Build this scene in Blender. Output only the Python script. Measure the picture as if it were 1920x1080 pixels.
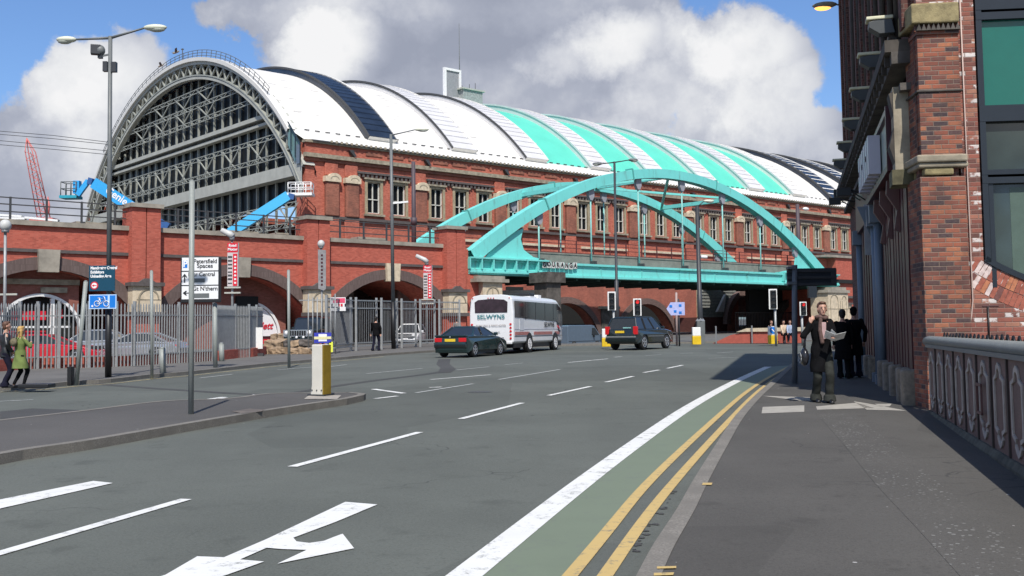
import bpy, bmesh, math, random
from mathutils import Vector, Matrix
R_=math.radians; PI=math.pi; rnd=random.Random(7)
for o in list(bpy.data.objects): bpy.data.objects.remove(o)
scn=bpy.context.scene; COL=scn.collection
# ------------------------------------------------------------------ camera
F,PPY,PITCH,ROLL,YAW=1940.853,500.0,0.0624459,-0.0128579,0.8507089
CAM=Vector((0,0,1.6)); SL=.010
def _basis():
    cp,sp=math.cos(PITCH),math.sin(PITCH)
    fw=Vector((0,cp,sp)); r=Vector((1,0,0)); up=r.cross(fw)
    c,s=math.cos(ROLL),math.sin(ROLL)
    return r*c+up*s, up*c-r*s, fw
RR,UU,FW=_basis()
cd=bpy.data.cameras.new('camera'); cam=bpy.data.objects.new('camera',cd); COL.objects.link(cam); scn.camera=cam
cd.sensor_width=36; cd.lens=F/1920*36; cd.shift_y=-40/1920; cd.clip_end=3000; cd.clip_start=.1
cam.matrix_world=Matrix(((RR.x,UU.x,-FW.x,CAM.x),(RR.y,UU.y,-FW.y,CAM.y),(RR.z,UU.z,-FW.z,CAM.z),(0,0,0,1)))
scn.render.resolution_x=1024; scn.render.resolution_y=576
# ------------------------------------------------------------------ sun and sky
SUN_AZ=4.0; SUN_EL=52.0       # shadows fall 4 degrees left of straight ahead
sd=bpy.data.lights.new('sun','SUN'); sun=bpy.data.objects.new('sun',sd); COL.objects.link(sun)
sd.energy=4.9; sd.angle=R_(.53); sd.color=(1,.955,.89)
tosun=Vector((math.sin(R_(SUN_AZ))*math.cos(R_(SUN_EL)),-math.cos(R_(SUN_AZ))*math.cos(R_(SUN_EL)),math.sin(R_(SUN_EL))))
sun.rotation_euler=tosun.to_track_quat('Z','Y').to_euler(); sun.location=(0,-20,40)
scn.view_settings.view_transform='Standard'; scn.view_settings.look='None'; scn.view_settings.gamma=1; scn.view_settings.exposure=.02
W=bpy.data.worlds.new('World'); scn.world=W; W.use_nodes=True; wt=W.node_tree; wt.nodes.clear()
class NT:
    """small helper for node trees"""
    def __init__(s,t): s.t=t
    def n(s,typ,**k):
        nd=s.t.nodes.new(typ)
        for a,b in k.items(): setattr(nd,a,b)
        return nd
    def put(s,sock,val):
        if isinstance(val,bpy.types.NodeSocket): s.t.links.new(val,sock)
        else: sock.default_value=val
    def math(s,op,a,b=0.0,c=None,clamp=False):
        nd=s.n('ShaderNodeMath',operation=op,use_clamp=clamp); s.put(nd.inputs[0],a); s.put(nd.inputs[1],b)
        if c is not None: s.put(nd.inputs[2],c)
        return nd.outputs[0]
    def vmath(s,op,a,b=(0,0,0)):
        nd=s.n('ShaderNodeVectorMath',operation=op); s.put(nd.inputs[0],a); s.put(nd.inputs[1],b)
        return nd.outputs['Value'] if op in('LENGTH','DOT_PRODUCT','DISTANCE') else nd.outputs[0]
    def comb(s,x,y,z=0.0):
        nd=s.n('ShaderNodeCombineXYZ'); s.put(nd.inputs[0],x); s.put(nd.inputs[1],y); s.put(nd.inputs[2],z); return nd.outputs[0]
    def sep(s,v):
        nd=s.n('ShaderNodeSeparateXYZ'); s.put(nd.inputs[0],v); return nd.outputs
    def noise(s,vec,scale,detail=3,rough=.55,dist=0):
        nd=s.n('ShaderNodeTexNoise'); s.put(nd.inputs['Vector'],vec); nd.inputs['Scale'].default_value=scale
        nd.inputs['Detail'].default_value=detail; nd.inputs['Roughness'].default_value=rough; nd.inputs['Distortion'].default_value=dist
        return nd.outputs[0]
    def noisec(s,vec,scale):
        nd=s.n('ShaderNodeTexNoise'); s.put(nd.inputs['Vector'],vec); nd.inputs['Scale'].default_value=scale; return nd.outputs['Color']
    def mr(s,v,a,b,c=0.0,d=1.0,smooth=True):
        nd=s.n('ShaderNodeMapRange',interpolation_type='SMOOTHSTEP' if smooth else 'LINEAR',clamp=True)
        for i,x in enumerate((v,a,b,c,d)): s.put(nd.inputs[i],x)
        return nd.outputs[0]
    def mix(s,f,a,b,mode='MIX'):
        nd=s.n('ShaderNodeMix',data_type='RGBA',blend_type=mode); s.put(nd.inputs[0],f)
        for i,x in ((6,a),(7,b)):
            if not isinstance(x,bpy.types.NodeSocket): x=(*x[:3],1)
            s.put(nd.inputs[i],x)
        return nd.outputs[2]
    def ramp(s,v,stops,const=False):
        nd=s.n('ShaderNodeValToRGB'); s.put(nd.inputs[0],v); cr=nd.color_ramp
        if const: cr.interpolation='CONSTANT'
        while len(cr.elements)<len(stops): cr.elements.new(.5)
        for e,(p,c) in zip(cr.elements,stops): e.position=p; e.color=(*c,1)
        return nd.outputs[0]
N=NT(wt)
sky=N.n('ShaderNodeTexSky',sky_type='NISHITA',sun_disc=False,sun_elevation=R_(SUN_EL),sun_rotation=R_(180-SUN_AZ))
sky.air_density=1.0; sky.dust_density=1.2; sky.ozone_density=1.2
gen=N.n('ShaderNodeTexCoord').outputs['Generated']
sx,sy,sz=N.sep(gen)
yy=N.math('MAXIMUM',N.math('ABSOLUTE',sy),.15)
wn=N.n('ShaderNodeTexNoise'); wn.inputs['Scale'].default_value=7; wn.inputs['Detail'].default_value=8; wn.inputs['Roughness'].default_value=.62
wt.links.new(gen,wn.inputs['Vector'])
warp=N.vmath('SCALE',N.vmath('SUBTRACT',wn.outputs['Color'],(.5,.5,.5))); warp.node.inputs['Scale'].default_value=.13
P2=N.vmath('ADD',N.comb(N.math('DIVIDE',sx,yy),N.math('DIVIDE',sz,yy)),warp)
P2=N.vmath('MULTIPLY',P2,(1,1,0))
def blobs(lst,e0=1.25,e1=.45):
    acc=None
    for (x,y,rx,ry,amp) in lst:
        a=(x-961)/F; b=(621-.0129*(x-960)-y)/F
        d=N.vmath('LENGTH',N.vmath('MULTIPLY',N.vmath('SUBTRACT',P2,(a,b,0)),(F/rx,F/ry,0)))
        m=N.mr(d,e0,e1,0.0,amp)
        acc=m if acc is None else N.math('MAXIMUM',acc,m)
    return acc
front=N.mr(sy,.05,.3)
cl=blobs([(165,150,165,135,1),(110,240,180,130,1),(230,300,190,180,1),(60,370,230,140,1),(600,30,190,120,1),(640,80,120,80,1),(800,90,340,200,1),(1080,60,270,190,1),
          (1180,150,260,130,1),(1390,150,175,165,1),(1430,270,190,120,1),(1230,30,80,60,.5),(1560,280,100,95,1),(60,430,260,120,1),(470,20,110,70,.9),(1040,230,320,100,1),(1530,300,90,60,.9)])
rest=N.mr(N.noise(gen,2.2,6,.6),.44,.6)
mask=N.math('ADD',N.math('MULTIPLY',cl,front),N.math('MULTIPLY',rest,N.math('SUBTRACT',1.0,front)),clamp=True)
fine=N.noise(gen,10,9,.62)
mask=N.mr(N.math('ADD',mask,N.math('MULTIPLY',N.math('SUBTRACT',fine,.5),1.5)),.30,.60)
wh=blobs([(150,120,190,130,.95),(220,260,190,190,.68),(70,240,160,120,.55),(60,360,200,120,.42),(610,92,100,80,1),(520,30,160,60,.42),(700,10,260,60,.45),(1165,95,130,75,.92),(1060,110,120,60,.6),(1415,100,130,100,1),(1450,210,150,130,.9),(1330,90,110,80,.62),(1290,200,200,110,.62),(1010,20,260,60,.32),(950,190,240,70,.30),(1540,300,110,80,.5)],1.5,.25)
n1=N.math('SUBTRACT',N.noise(gen,5,5,.55),.5); n2=N.math('SUBTRACT',N.noise(gen,14,8,.6),.5)
wh=N.math('ADD',wh,N.math('ADD',N.math('MULTIPLY',n1,1.1),N.math('MULTIPLY',n2,1.15)),clamp=True)
ccol=N.ramp(wh,[(0,(.33,.36,.45)),(.3,(.42,.45,.54)),(.6,(.63,.65,.71)),(.85,(.82,.83,.85)),(1,(.90,.90,.91))])
skyc=N.vmath('SCALE',sky.outputs[0]); skyc.node.inputs['Scale'].default_value=.145
tint=N.mix(1.0,skyc,(.66,.84,1.10),'MULTIPLY')
bg=N.n('ShaderNodeBackground'); bg.inputs[1].default_value=1.0
wt.links.new(N.mix(mask,tint,ccol),bg.inputs[0]); wt.links.new(bg.outputs[0],N.n('ShaderNodeOutputWorld').inputs[0])
W['kind']='structure'
# ------------------------------------------------------------------ geometry of the place
UX=Vector((math.sin(YAW),math.cos(YAW),0)); VX=Vector((-math.cos(YAW),math.sin(YAW),0)); RZ_U=math.atan2(UX.y,UX.x)
def ray(x,y):
    return (FW+RR*((x-960)/F)-UU*((y-PPY)/F)).normalized()
def gz(x,y): return SL*y
def at(x,y,h=0.):
    """point of the ground (raised by h) that lies along the sight line"""
    r=ray(x,y); t=-(1.6-h)/(r.z-SL*r.y); return CAM+r*t
def pv(D,x,y):
    r=ray(x,y); P=CAM+r*(D/r.dot(VX)); return P.dot(UX),P.z
def dep(x,y,d):
    r=ray(x,y); return CAM+r*(d/r.y)
def sv(s,v,z=0): 
    P=UX*s+VX*v; return Vector((P.x,P.y,z))
def zat(s,v): return SL*sv(s,v).y
# ------------------------------------------------------------------ materials
_M={}
def mat(name,col,rough=.6,metal=0,var=.12,scale=4.,bump=0.,spec=.5,fine=0.,emit=None,coat=0.,alpha=1.,trans=0.,grime=0.):
    if name in _M: return _M[name]
    m=bpy.data.materials.new(name); _M[name]=m; m.use_nodes=True; n=NT(m.node_tree); b=m.node_tree.nodes['Principled BSDF']
    tc=n.n('ShaderNodeTexCoord').outputs['Object']
    f=n.mr(n.noise(tc,scale,5,.6),.25,.75)
    c=n.mix(f,[x*(1-var) for x in col],[min(1,x*(1+var)) for x in col])
    if fine: c=n.mix(n.mr(n.noise(tc,60,2,.5),.35,.65),c,[x*(1-fine) for x in col])
    if grime: c=n.mix(n.mr(n.noise(n.vmath('MULTIPLY',tc,(2.2,2.2,.5)),1.,7,.7),.52,.74,0,grime),c,(.12,.11,.085))
    n.put(b.inputs['Base Color'],c)
    b.inputs['Roughness'].default_value=rough; b.inputs['Metallic'].default_value=metal; b.inputs['Specular IOR Level'].default_value=spec
    b.inputs['Coat Weight'].default_value=coat; b.inputs['Coat Roughness'].default_value=.05; b.inputs['Alpha'].default_value=alpha; b.inputs['Transmission Weight'].default_value=trans
    if emit: b.inputs['Emission Color'].default_value=(*emit[:3],1); b.inputs['Emission Strength'].default_value=emit[3]
    if bump:
        bn=n.n('ShaderNodeBump'); bn.inputs['Strength'].default_value=bump; bn.inputs['Distance'].default_value=.02
        n.put(bn.inputs['Height'],n.noise(tc,scale*8,4,.6)); n.put(b.inputs['Normal'],bn.outputs[0])
    return m
def brick(name,stops,mortar,bw=.225,bh=.075,mw=.1,stain=.25,sc=.35,streak=0.,bump=.4,pale=None):
    if name in _M: return _M[name]
    m=bpy.data.materials.new(name); _M[name]=m; m.use_nodes=True; n=NT(m.node_tree); b=m.node_tree.nodes['Principled BSDF']
    tcn=n.n('ShaderNodeTexCoord'); tc=tcn.outputs['Object']; nx,ny,nz=n.sep(tcn.outputs['Normal']); x,y,z=n.sep(tc)
    f=n.math('GREATER_THAN',n.math('ABSOLUTE',nx),n.math('ABSOLUTE',ny))
    u=n.math('ADD',n.math('MULTIPLY',x,n.math('SUBTRACT',1.0,f)),n.math('MULTIPLY',y,f))
    wob=n.noise(tc,5,2); 
    v=n.math('DIVIDE',n.math('ADD',z,n.math('MULTIPLY',wob,.008)),bh); row=n.math('FLOOR',v)
    uu=n.math('ADD',n.math('DIVIDE',u,bw),n.math('MULTIPLY',n.math('MODULO',row,2.0),.5))
    colm=n.math('FLOOR',uu)
    w=n.n('ShaderNodeTexWhiteNoise',noise_dimensions='3D'); n.put(w.inputs['Vector'],n.comb(colm,row))
    c=n.ramp(w.outputs['Value'],stops)
    fu=n.math('ABSOLUTE',n.math('SUBTRACT',n.math('FRACT',uu),.5)); fv=n.math('ABSOLUTE',n.math('SUBTRACT',n.math('FRACT',v),.5))
    mu=n.mr(fu,.5-mw*bh/bw*.75,.5-mw*bh/bw*.25); mv=n.mr(fv,.5-mw*.75,.5-mw*.25); mm=n.math('MAXIMUM',mu,mv)
    big=n.noise(tc,sc,6,.62)
    c=n.mix(n.mr(n.noise(tc,22,4,.6),.3,.75,0,.35),c,[.5*(a+b_) for a,b_ in zip(stops[0][1],mortar)])
    if pale: 
        pm=n.math('MULTIPLY',n.mr(w.outputs['Color'],1-pale[0],1-pale[0]+.02),n.mr(n.noise(tc,9,3,.6),.42,.55)); c=n.mix(pm,c,pale[1])
    c=n.mix(n.math('MULTIPLY',mm,.85),c,mortar)
    c=n.mix(n.mr(big,.35,.75,0,stain),c,(.07,.045,.04))
    if streak:
        st=n.noise(n.vmath('MULTIPLY',tc,(1.3,1.3,.12)),1.0,5,.6); c=n.mix(n.mr(st,.5,.8,0,streak),c,(.06,.045,.045))
    n.put(b.inputs['Base Color'],c); b.inputs['Roughness'].default_value=.85; b.inputs['Specular IOR Level'].default_value=.25
    if bump:
        bn=n.n('ShaderNodeBump'); bn.inputs['Strength'].default_value=bump; bn.inputs['Distance'].default_value=.01
        n.put(bn.inputs['Height'],n.math('SUBTRACT',n.math('MULTIPLY',n.noise(tc,30,3),.4),mm)); n.put(b.inputs['Normal'],bn.outputs[0])
    return m
RED=[(0,(.37,.080,.054)),(.5,(.48,.108,.072)),(1,(.55,.14,.095))]
m_vbrick=brick('viaduct_brick',RED,(.38,.15,.11),stain=.08,sc=.25,streak=.18,mw=.16,bump=0)
m_hbrick=brick('hall_brick',[(0,(.36,.085,.052)),(.5,(.49,.122,.078)),(1,(.57,.17,.11))],(.45,.20,.145),stain=.30,sc=.3,streak=.45,mw=.16,bump=0)
m_obrick=brick('old_brick',[(0,(.25,.08,.05)),(1,(.40,.14,.09))],(.32,.19,.14),stain=.55,sc=.8,streak=.3,mw=.16,bump=0)
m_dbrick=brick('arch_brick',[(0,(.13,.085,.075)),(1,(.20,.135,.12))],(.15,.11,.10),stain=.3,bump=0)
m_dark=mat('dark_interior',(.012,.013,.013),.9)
m_cbrick=brick('corner_brick',[(0,(.05,.038,.045)),(.12,(.08,.05,.052)),(.26,(.17,.065,.05)),(.5,(.26,.082,.052)),(.8,(.34,.105,.06)),(1,(.43,.16,.08))],(.28,.21,.165),mw=.17,stain=.6,sc=2.4,streak=.25,bump=.9,pale=(.05,(.45,.36,.30)))
m_wbrick=brick('washed_brick',[(0,(.13,.06,.05)),(.3,(.25,.08,.06)),(.7,(.34,.11,.075)),(1,(.42,.20,.13))],(.33,.22,.18),mw=.16,stain=.35,sc=2.2,streak=.15,bump=.9,pale=(.32,(.70,.64,.60)))
m_fbrick=brick('facade_brick',[(0,(.06,.03,.027)),(.6,(.14,.052,.042)),(1,(.20,.075,.055))],(.20,.15,.12),mw=.13,stain=.5,sc=.9)
m_stone=mat('cream_stone',(.60,.50,.36),.8,var=.18,scale=3,bump=.2)
m_gstone=mat('weathered_stone',(.30,.26,.19),.85,var=.35,scale=2.5,bump=.2)
m_coping=mat('coping_stone',(.30,.27,.22),.85,var=.25,scale=1.5)
m_dstone=mat('dark_ledge_stone',(.10,.085,.08),.85,var=.2)
m_ystone=mat('mossy_stone',(.27,.22,.11),.85,var=.35,scale=6,bump=.4)
m_steel=mat('truss_grey_paint',(.33,.34,.30),.55,var=.12,scale=1)
m_steell=mat('beam_pale_grey',(.43,.43,.38),.6,var=.1,scale=1)
m_glassd=mat('dark_glazing',(.007,.008,.010),.35,var=.3,scale=.4,spec=.15)
m_white=mat('white_paint',(.78,.78,.76),.55,var=.04)
m_roofw=mat('white_roof_sheet',(.71,.69,.645),.6,var=.04,scale=.3,grime=.12)
m_roofg=mat('ribbed_roof_sheet',(.61,.60,.60),.5,var=.06,scale=.5)
m_rooft=mat('teal_roof_sheet',(.105,.57,.43),.6,var=.06,scale=.35)
m_roofd=mat('dark_roof_glazing',(.018,.027,.045),.25,var=.3,scale=.5)
m_teal=mat('teal_paint',(.18,.65,.60),.55,var=.10,scale=.5,fine=.06,grime=.5)
m_teals=mat('teal_shade_joint_paint',(.09,.36,.33),.6,var=.15,scale=.8)  # darker teal: shade put into the rib undersides, also used for joints
m_conc=mat('parapet_concrete',(.20,.19,.165),.85,var=.2,scale=1.5)
m_rail=mat('dark_grey_rail',(.05,.052,.055),.6)
m_brail=mat('brown_rail',(.10,.03,.028),.6)
m_galv=mat('galvanised_steel',(.30,.31,.31),.5,metal=.35,var=.12,scale=6)
m_pole=mat('lamp_pole_grey',(.13,.14,.14),.5,var=.1)
m_poled=mat('lamp_pole_dark',(.035,.037,.042),.5)
m_polel=mat('sign_pole_grey',(.27,.29,.27),.5,var=.1,fine=.1)
m_black=mat('black_paint',(.012,.012,.013),.45)
m_rubber=mat('tyre_rubber',(.018,.018,.019),.8)
m_rim=mat('alloy_silver',(.62,.63,.65),.3,metal=.7,var=.05)
m_chrome=mat('chrome_trim',(.75,.76,.78),.15,metal=.9,var=.03)
m_redp=mat('red_plastic',(.55,.012,.015),.3,var=.05)
m_yplate=mat('yellow_plate',(.75,.52,.03),.4,var=.03)
m_wplate=mat('white_plate',(.8,.8,.8),.4,var=.02)
m_cglass=mat('car_glass',(.02,.025,.03),.06,spec=.8,var=.1)
m_bsign=mat('dark_blue_sign',(.004,.055,.10),.4,var=.04)
m_bcyc=mat('bright_blue_sign',(.008,.18,.62),.4,var=.04)
m_rsign=mat('red_sign',(.62,.012,.03),.4,var=.06)
m_lblue=mat('lift_blue_paint',(.035,.36,.74),.4,var=.06)
m_crane=mat('crane_red_paint',(.60,.17,.15),.5,var=.05)
m_skin=mat('skin',(.50,.28,.20),.55,var=.06)
m_hairb=mat('brown_hair',(.10,.045,.025),.6,var=.3,scale=40)
m_hairy=mat('blonde_hair',(.45,.28,.09),.6,var=.2,scale=40)
m_hairk=mat('dark_hair',(.012,.010,.009),.6,var=.3,scale=40)
m_coat=mat('black_coat_wool',(.008,.008,.009),1.,var=.2,scale=12,spec=.08)
m_trou=mat('grey_trouser_cloth',(.034,.036,.032),1.,var=.25,scale=10,spec=.1)
m_gcoat=mat('green_coat_cloth',(.14,.185,.05),.9,var=.12,scale=8)
m_navy=mat('navy_cloth',(.014,.014,.026),1.,spec=.1)
m_lamp=mat('lamp_housing_pale',(.62,.63,.50),.5,var=.06)
m_maroon=mat('maroon_shopfront_paint',(.06,.009,.014),.4,var=.12,scale=2)
m_bluep=mat('blue_grey_paint',(.15,.19,.24),.45,var=.08)
m_granite=mat('granite_plinth',(.22,.19,.15),.8,var=.25,scale=12)
m_frame=mat('window_frame_dark',(.018,.024,.032),.35,var=.08)
m_gpanel=mat('green_spandrel_glass',(.012,.135,.105),.12,var=.03,spec=.6)
m_pane=mat('reflective_pane',(.035,.05,.045),.05,var=.25,scale=.8,spec=.8)
# ------------------------------------------------------------------ mesh builder
class MB:
    def __init__(s): s.v=[];s.f=[];s.m=[];s.mats=[];s.sm=[]
    def mi(s,m):
        if m not in s.mats: s.mats.append(m)
        return s.mats.index(m)
    def add(s,vs,fs,m,smooth=False):
        o=len(s.v); s.v+= [tuple(v) for v in vs]; k=s.mi(m)
        for f in fs: s.f.append(tuple(i+o for i in f)); s.m.append(k); s.sm.append(smooth)
        return s
    def bx(s,x0,x1,y0,y1,z0,z1,m):
        return s.add([(x0,y0,z0),(x1,y0,z0),(x1,y1,z0),(x0,y1,z0),(x0,y0,z1),(x1,y0,z1),(x1,y1,z1),(x0,y1,z1)],
              [(0,3,2,1),(4,5,6,7),(0,1,5,4),(1,2,6,5),(2,3,7,6),(3,0,4,7)],m)
    def cb(s,c,d,m,rz=0):
        c=Vector(c); mt=Matrix.Rotation(rz,3,'Z'); vs=[]
        for k in (-1,1):
            for (i,j) in ((-1,-1),(1,-1),(1,1),(-1,1)): vs.append(c+mt@Vector((i*d[0]/2,j*d[1]/2,k*d[2]/2)))
        return s.add(vs,[(0,3,2,1),(4,5,6,7),(0,1,5,4),(1,2,6,5),(2,3,7,6),(3,0,4,7)],m)
    def prism(s,poly,a,b,m,plane='xz',mside=None):
        def p(u,v,w): return {'xz':(u,w,v),'yz':(w,u,v),'xy':(u,v,w)}[plane]
        n=len(poly); vs=[p(u,v,a) for u,v in poly]+[p(u,v,b) for u,v in poly]
        s.add(vs,[tuple(range(n)),tuple(range(2*n-1,n-1,-1))],m)
        o=len(s.v)-2*n; k=s.mi(mside or m)
        for i in range(n):
            j=(i+1)%n; s.f.append((o+i,o+n+i,o+n+j,o+j)); s.m.append(k); s.sm.append(False)
        return s
    def tube(s,pts,r,m,n=8,cap=True,smooth=True,r2=None):
        pts=[Vector(p) for p in pts]; L=len(pts); rs=r if isinstance(r,(list,tuple)) else [r]*L
        t0=(pts[1]-pts[0]).normalized(); nrm=Vector((0,0,1)) if abs(t0.z)<.9 else Vector((1,0,0)); vs=[]
        for i,p in enumerate(pts):
            t=((pts[min(i+1,L-1)]-pts[i]).normalized()+(pts[i]-pts[max(i-1,0)]).normalized()).normalized()
            nrm=(nrm-t*nrm.dot(t)).normalized(); bi=t.cross(nrm)
            for k in range(n):
                a=2*PI*k/n; vs.append(p+(nrm*math.cos(a)+bi*math.sin(a))*rs[i])
        fs=[(i*n+k,i*n+(k+1)%n,(i+1)*n+(k+1)%n,(i+1)*n+k) for i in range(L-1) for k in range(n)]
        s.add(vs,fs,m,smooth)
        if cap: o=len(s.v)-L*n; k=s.mi(m); s.f+= [tuple(o+i for i in range(n-1,-1,-1)),tuple(o+(L-1)*n+i for i in range(n))]; s.m+=[k,k]; s.sm+=[False,False]
        return s
    def bar(s,p,q,w,h,m,up=(0,0,1)):
        p,q=Vector(p),Vector(q); t=(q-p).normalized(); up=Vector(up)
        if abs(t.dot(up))>.97: up=Vector((1,0,0))
        sd=t.cross(up).normalized(); u=sd.cross(t).normalized(); vs=[]
        for c in (p,q):
            for i,j in ((-1,-1),(1,-1),(1,1),(-1,1)): vs.append(c+sd*i*w/2+u*j*h/2)
        return s.add(vs,[(0,3,2,1),(4,5,6,7),(0,1,5,4),(1,2,6,5),(2,3,7,6),(3,0,4,7)],m)
    def lathe(s,prof,c,m,n=16,smooth=True,axis='z'):
        vs=[];c=Vector(c)
        for r,z in prof:
            for k in range(n):
                a=2*PI*k/n; v=Vector((r*math.cos(a),r*math.sin(a),z))
                if axis=='y': v=Vector((v.x,v.z,v.y))
                if axis=='x': v=Vector((v.z,v.x,v.y))
                vs.append(c+v)
        L=len(prof); fs=[(i*n+k,i*n+(k+1)%n,(i+1)*n+(k+1)%n,(i+1)*n+k) for i in range(L-1) for k in range(n)]
        fs+= [tuple(range(n-1,-1,-1)),tuple((L-1)*n+k for k in range(n))]
        return s.add(vs,fs,m,smooth)
    def ell(s,c,r,m,n=12,k=8):
        c=Vector(c); vs=[]; 
        for i in range(1,k):
            t=PI*i/k
            for j in range(n): a=2*PI*j/n; vs.append((c.x+r[0]*math.sin(t)*math.cos(a),c.y+r[1]*math.sin(t)*math.sin(a),c.z-r[2]*math.cos(t)))
        o=len(vs); vs+=[(c.x,c.y,c.z-r[2]),(c.x,c.y,c.z+r[2])]
        fs=[(i*n+j,i*n+(j+1)%n,(i+1)*n+(j+1)%n,(i+1)*n+j) for i in range(k-2) for j in range(n)]
        fs+=[(o,(j+1)%n,j) for j in range(n)]+[(o+1,(k-2)*n+j,(k-2)*n+(j+1)%n) for j in range(n)]
        return s.add(vs,fs,m,True)
    def build(s,name,parent=None,off=(0,0,0),bevel=0,seg=2,recalc=True,sub=0):
        me=bpy.data.meshes.new(name); off=Vector(off)
        me.from_pydata([Vector(v)-off for v in s.v],[],s.f)
        for m in s.mats: me.materials.append(m)
        me.polygons.foreach_set('material_index',s.m); me.polygons.foreach_set('use_smooth',s.sm); me.update()
        if recalc:
            b=bmesh.new(); b.from_mesh(me); bmesh.ops.recalc_face_normals(b,faces=b.faces); b.to_mesh(me); b.free()
        o=bpy.data.objects.new(name,me); COL.objects.link(o)
        if parent: o.parent=parent
        if bevel:
            md=o.modifiers.new('b','BEVEL'); md.width=bevel; md.segments=seg; md.limit_method='ANGLE'; md.angle_limit=R_(35)
        if sub: md=o.modifiers.new('s','SUBSURF'); md.levels=md.render_levels=sub
        return o
def tag(o,label=None,cat=None,group=None,kind=None):
    if label: o['label']=label
    if cat: o['category']=cat
    if group: o['group']=group
    if kind: o['kind']=kind
    return o
def thing(name,label,cat,loc=(0,0,0),rz=0,group=None):
    o=bpy.data.objects.new(name,None); COL.objects.link(o); o.empty_display_size=.2
    o.location=loc; o.rotation_euler=(0,0,rz); return tag(o,label,cat,group)
def struct(name,mb,**k): return tag(mb.build(name,**k),kind='structure')
def copy_tree(o,parent=None):
    c=o.copy(); COL.objects.link(c)
    if parent: c.parent=parent
    for ch in list(o.children): copy_tree(ch,c)
    return c
def text(name,s,size,m,parent,loc,rot=(PI/2,0,0),ext=.004,align='CENTER',sx=1.,bold=0.,shear=0.,space=1.):
    cu=bpy.data.curves.new(name,'FONT'); cu.body=s; cu.size=size; cu.extrude=ext; cu.align_x=align; cu.align_y='CENTER'; cu.offset=bold; cu.shear=shear; cu.space_character=space
    t=bpy.data.objects.new(name+'_tmp',cu); COL.objects.link(t)
    me=bpy.data.meshes.new_from_object(t.evaluated_get(bpy.context.evaluated_depsgraph_get()))
    bpy.data.objects.remove(t); bpy.data.curves.remove(cu)
    me.materials.clear(); me.materials.append(m)
    o=bpy.data.objects.new(name,me); COL.objects.link(o); o.parent=parent; o.location=loc; o.rotation_euler=rot; o.scale=(sx,1,1); return o
# ------------------------------------------------------------------ ground, road, pavements
def asphalt(name,col,spots=.0,spotc=(.5,.5,.47),patch=.16,big=.25,rough=.88,tint=None,sps=1.0,cracks=0.):
    m=bpy.data.materials.new(name); m.use_nodes=True; n=NT(m.node_tree); b=m.node_tree.nodes['Principled BSDF']
    tc=n.n('ShaderNodeTexCoord').outputs['Object']
    a=n.noise(tc,big,5,.62); f=n.noise(tc,70,2,.6); g=n.noise(n.vmath('MULTIPLY',tc,(1.2,.25,1)),.9,4,.6)
    c=n.mix(n.mr(a,.3,.7),[x*(1-patch) for x in col],[x*(1+patch) for x in col])
    c=n.mix(n.mr(g,.45,.75,0,.3),c,[x*.72 for x in col])
    c=n.mix(n.mr(f,.35,.7,0,.45),c,[x*1.45 for x in col]); c=n.mix(n.mr(n.noise(tc,38,2,.6),.5,.75,0,.5),c,[x*.6 for x in col])
    if spots:
        dens=n.mr(n.noise(tc,1.1,4,.6),.40,.62,.15,1.0)
        v=n.n('ShaderNodeTexVoronoi',feature='F1'); n.put(v.inputs['Vector'],tc); v.inputs['Scale'].default_value=2.6*sps
        rr=n.math('MULTIPLY',n.sep(v.outputs['Color'])[0],.07*sps*.6)
        c=n.mix(n.math('MULTIPLY',n.math('LESS_THAN',v.outputs['Distance'],rr),n.math('MULTIPLY',dens,spots) if sps>5 else spots),c,spotc)
    if cracks:
        wv=n.vmath('ADD',tc,n.vmath('SCALE',n.vmath('SUBTRACT',n.noisec(tc,1.3),(.5,.5,.5))))
        ve=n.n('ShaderNodeTexVoronoi',feature='DISTANCE_TO_EDGE'); n.put(ve.inputs['Vector'],wv); ve.inputs['Scale'].default_value=.28
        ck=n.math('MULTIPLY',n.mr(ve.outputs['Distance'],.004,.0015),n.mr(n.noise(tc,.35,3),.5,.6)); c=n.mix(n.math('MULTIPLY',ck,cracks),c,(.03,.03,.03))
        st=n.mr(n.noise(tc,1.7,6,.7),.56,.70,0,.45); c=n.mix(st,c,[x*.60 for x in col])
        pb=n.n('ShaderNodeTexVoronoi',feature='F1',distance='CHEBYCHEV'); n.put(pb.inputs['Vector'],n.vmath('MULTIPLY',tc,(1,.45,1))); pb.inputs['Scale'].default_value=.22
        c=n.mix(n.math('MULTIPLY',n.math('GREATER_THAN',n.sep(pb.outputs['Color'])[0],.62),.26),c,[x*.6 for x in col])
    n.put(b.inputs['Base Color'],c); b.inputs['Roughness'].default_value=rough; b.inputs['Specular IOR Level'].default_value=.3
    bn=n.n('ShaderNodeBump'); bn.inputs['Strength'].default_value=.35; bn.inputs['Distance'].default_value=.01
    n.put(bn.inputs['Height'],n.noise(tc,90,3,.7)); n.put(b.inputs['Normal'],bn.outputs[0]); return m
def paint(name,col,wear=.35,ws=6):
    m=bpy.data.materials.new(name); m.use_nodes=True; n=NT(m.node_tree); b=m.node_tree.nodes['Principled BSDF']
    tc=n.n('ShaderNodeTexCoord').outputs['Object']
    w=n.math('MULTIPLY',n.mr(n.noise(tc,ws,6,.75),.52,.66),n.mr(n.noise(tc,55,3,.8),.35,.6))
    c=n.mix(n.math('MULTIPLY',w,wear),col,(.13,.135,.125)); c=n.mix(n.mr(n.noise(tc,2,4),.4,.8,0,.2),c,[x*.7 for x in col])
    n.put(b.inputs['Base Color'],c); b.inputs['Roughness'].default_value=.7; return m
m_road=asphalt('road_asphalt',(.102,.110,.097),.5,sps=.8,cracks=.55)
m_gnd=asphalt('ground_asphalt',(.11,.11,.105))
m_pave=asphalt('pavement_asphalt',(.080,.076,.069),.9,(.42,.41,.39),patch=.13,big=.5,sps=1.3,cracks=.5)
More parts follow.
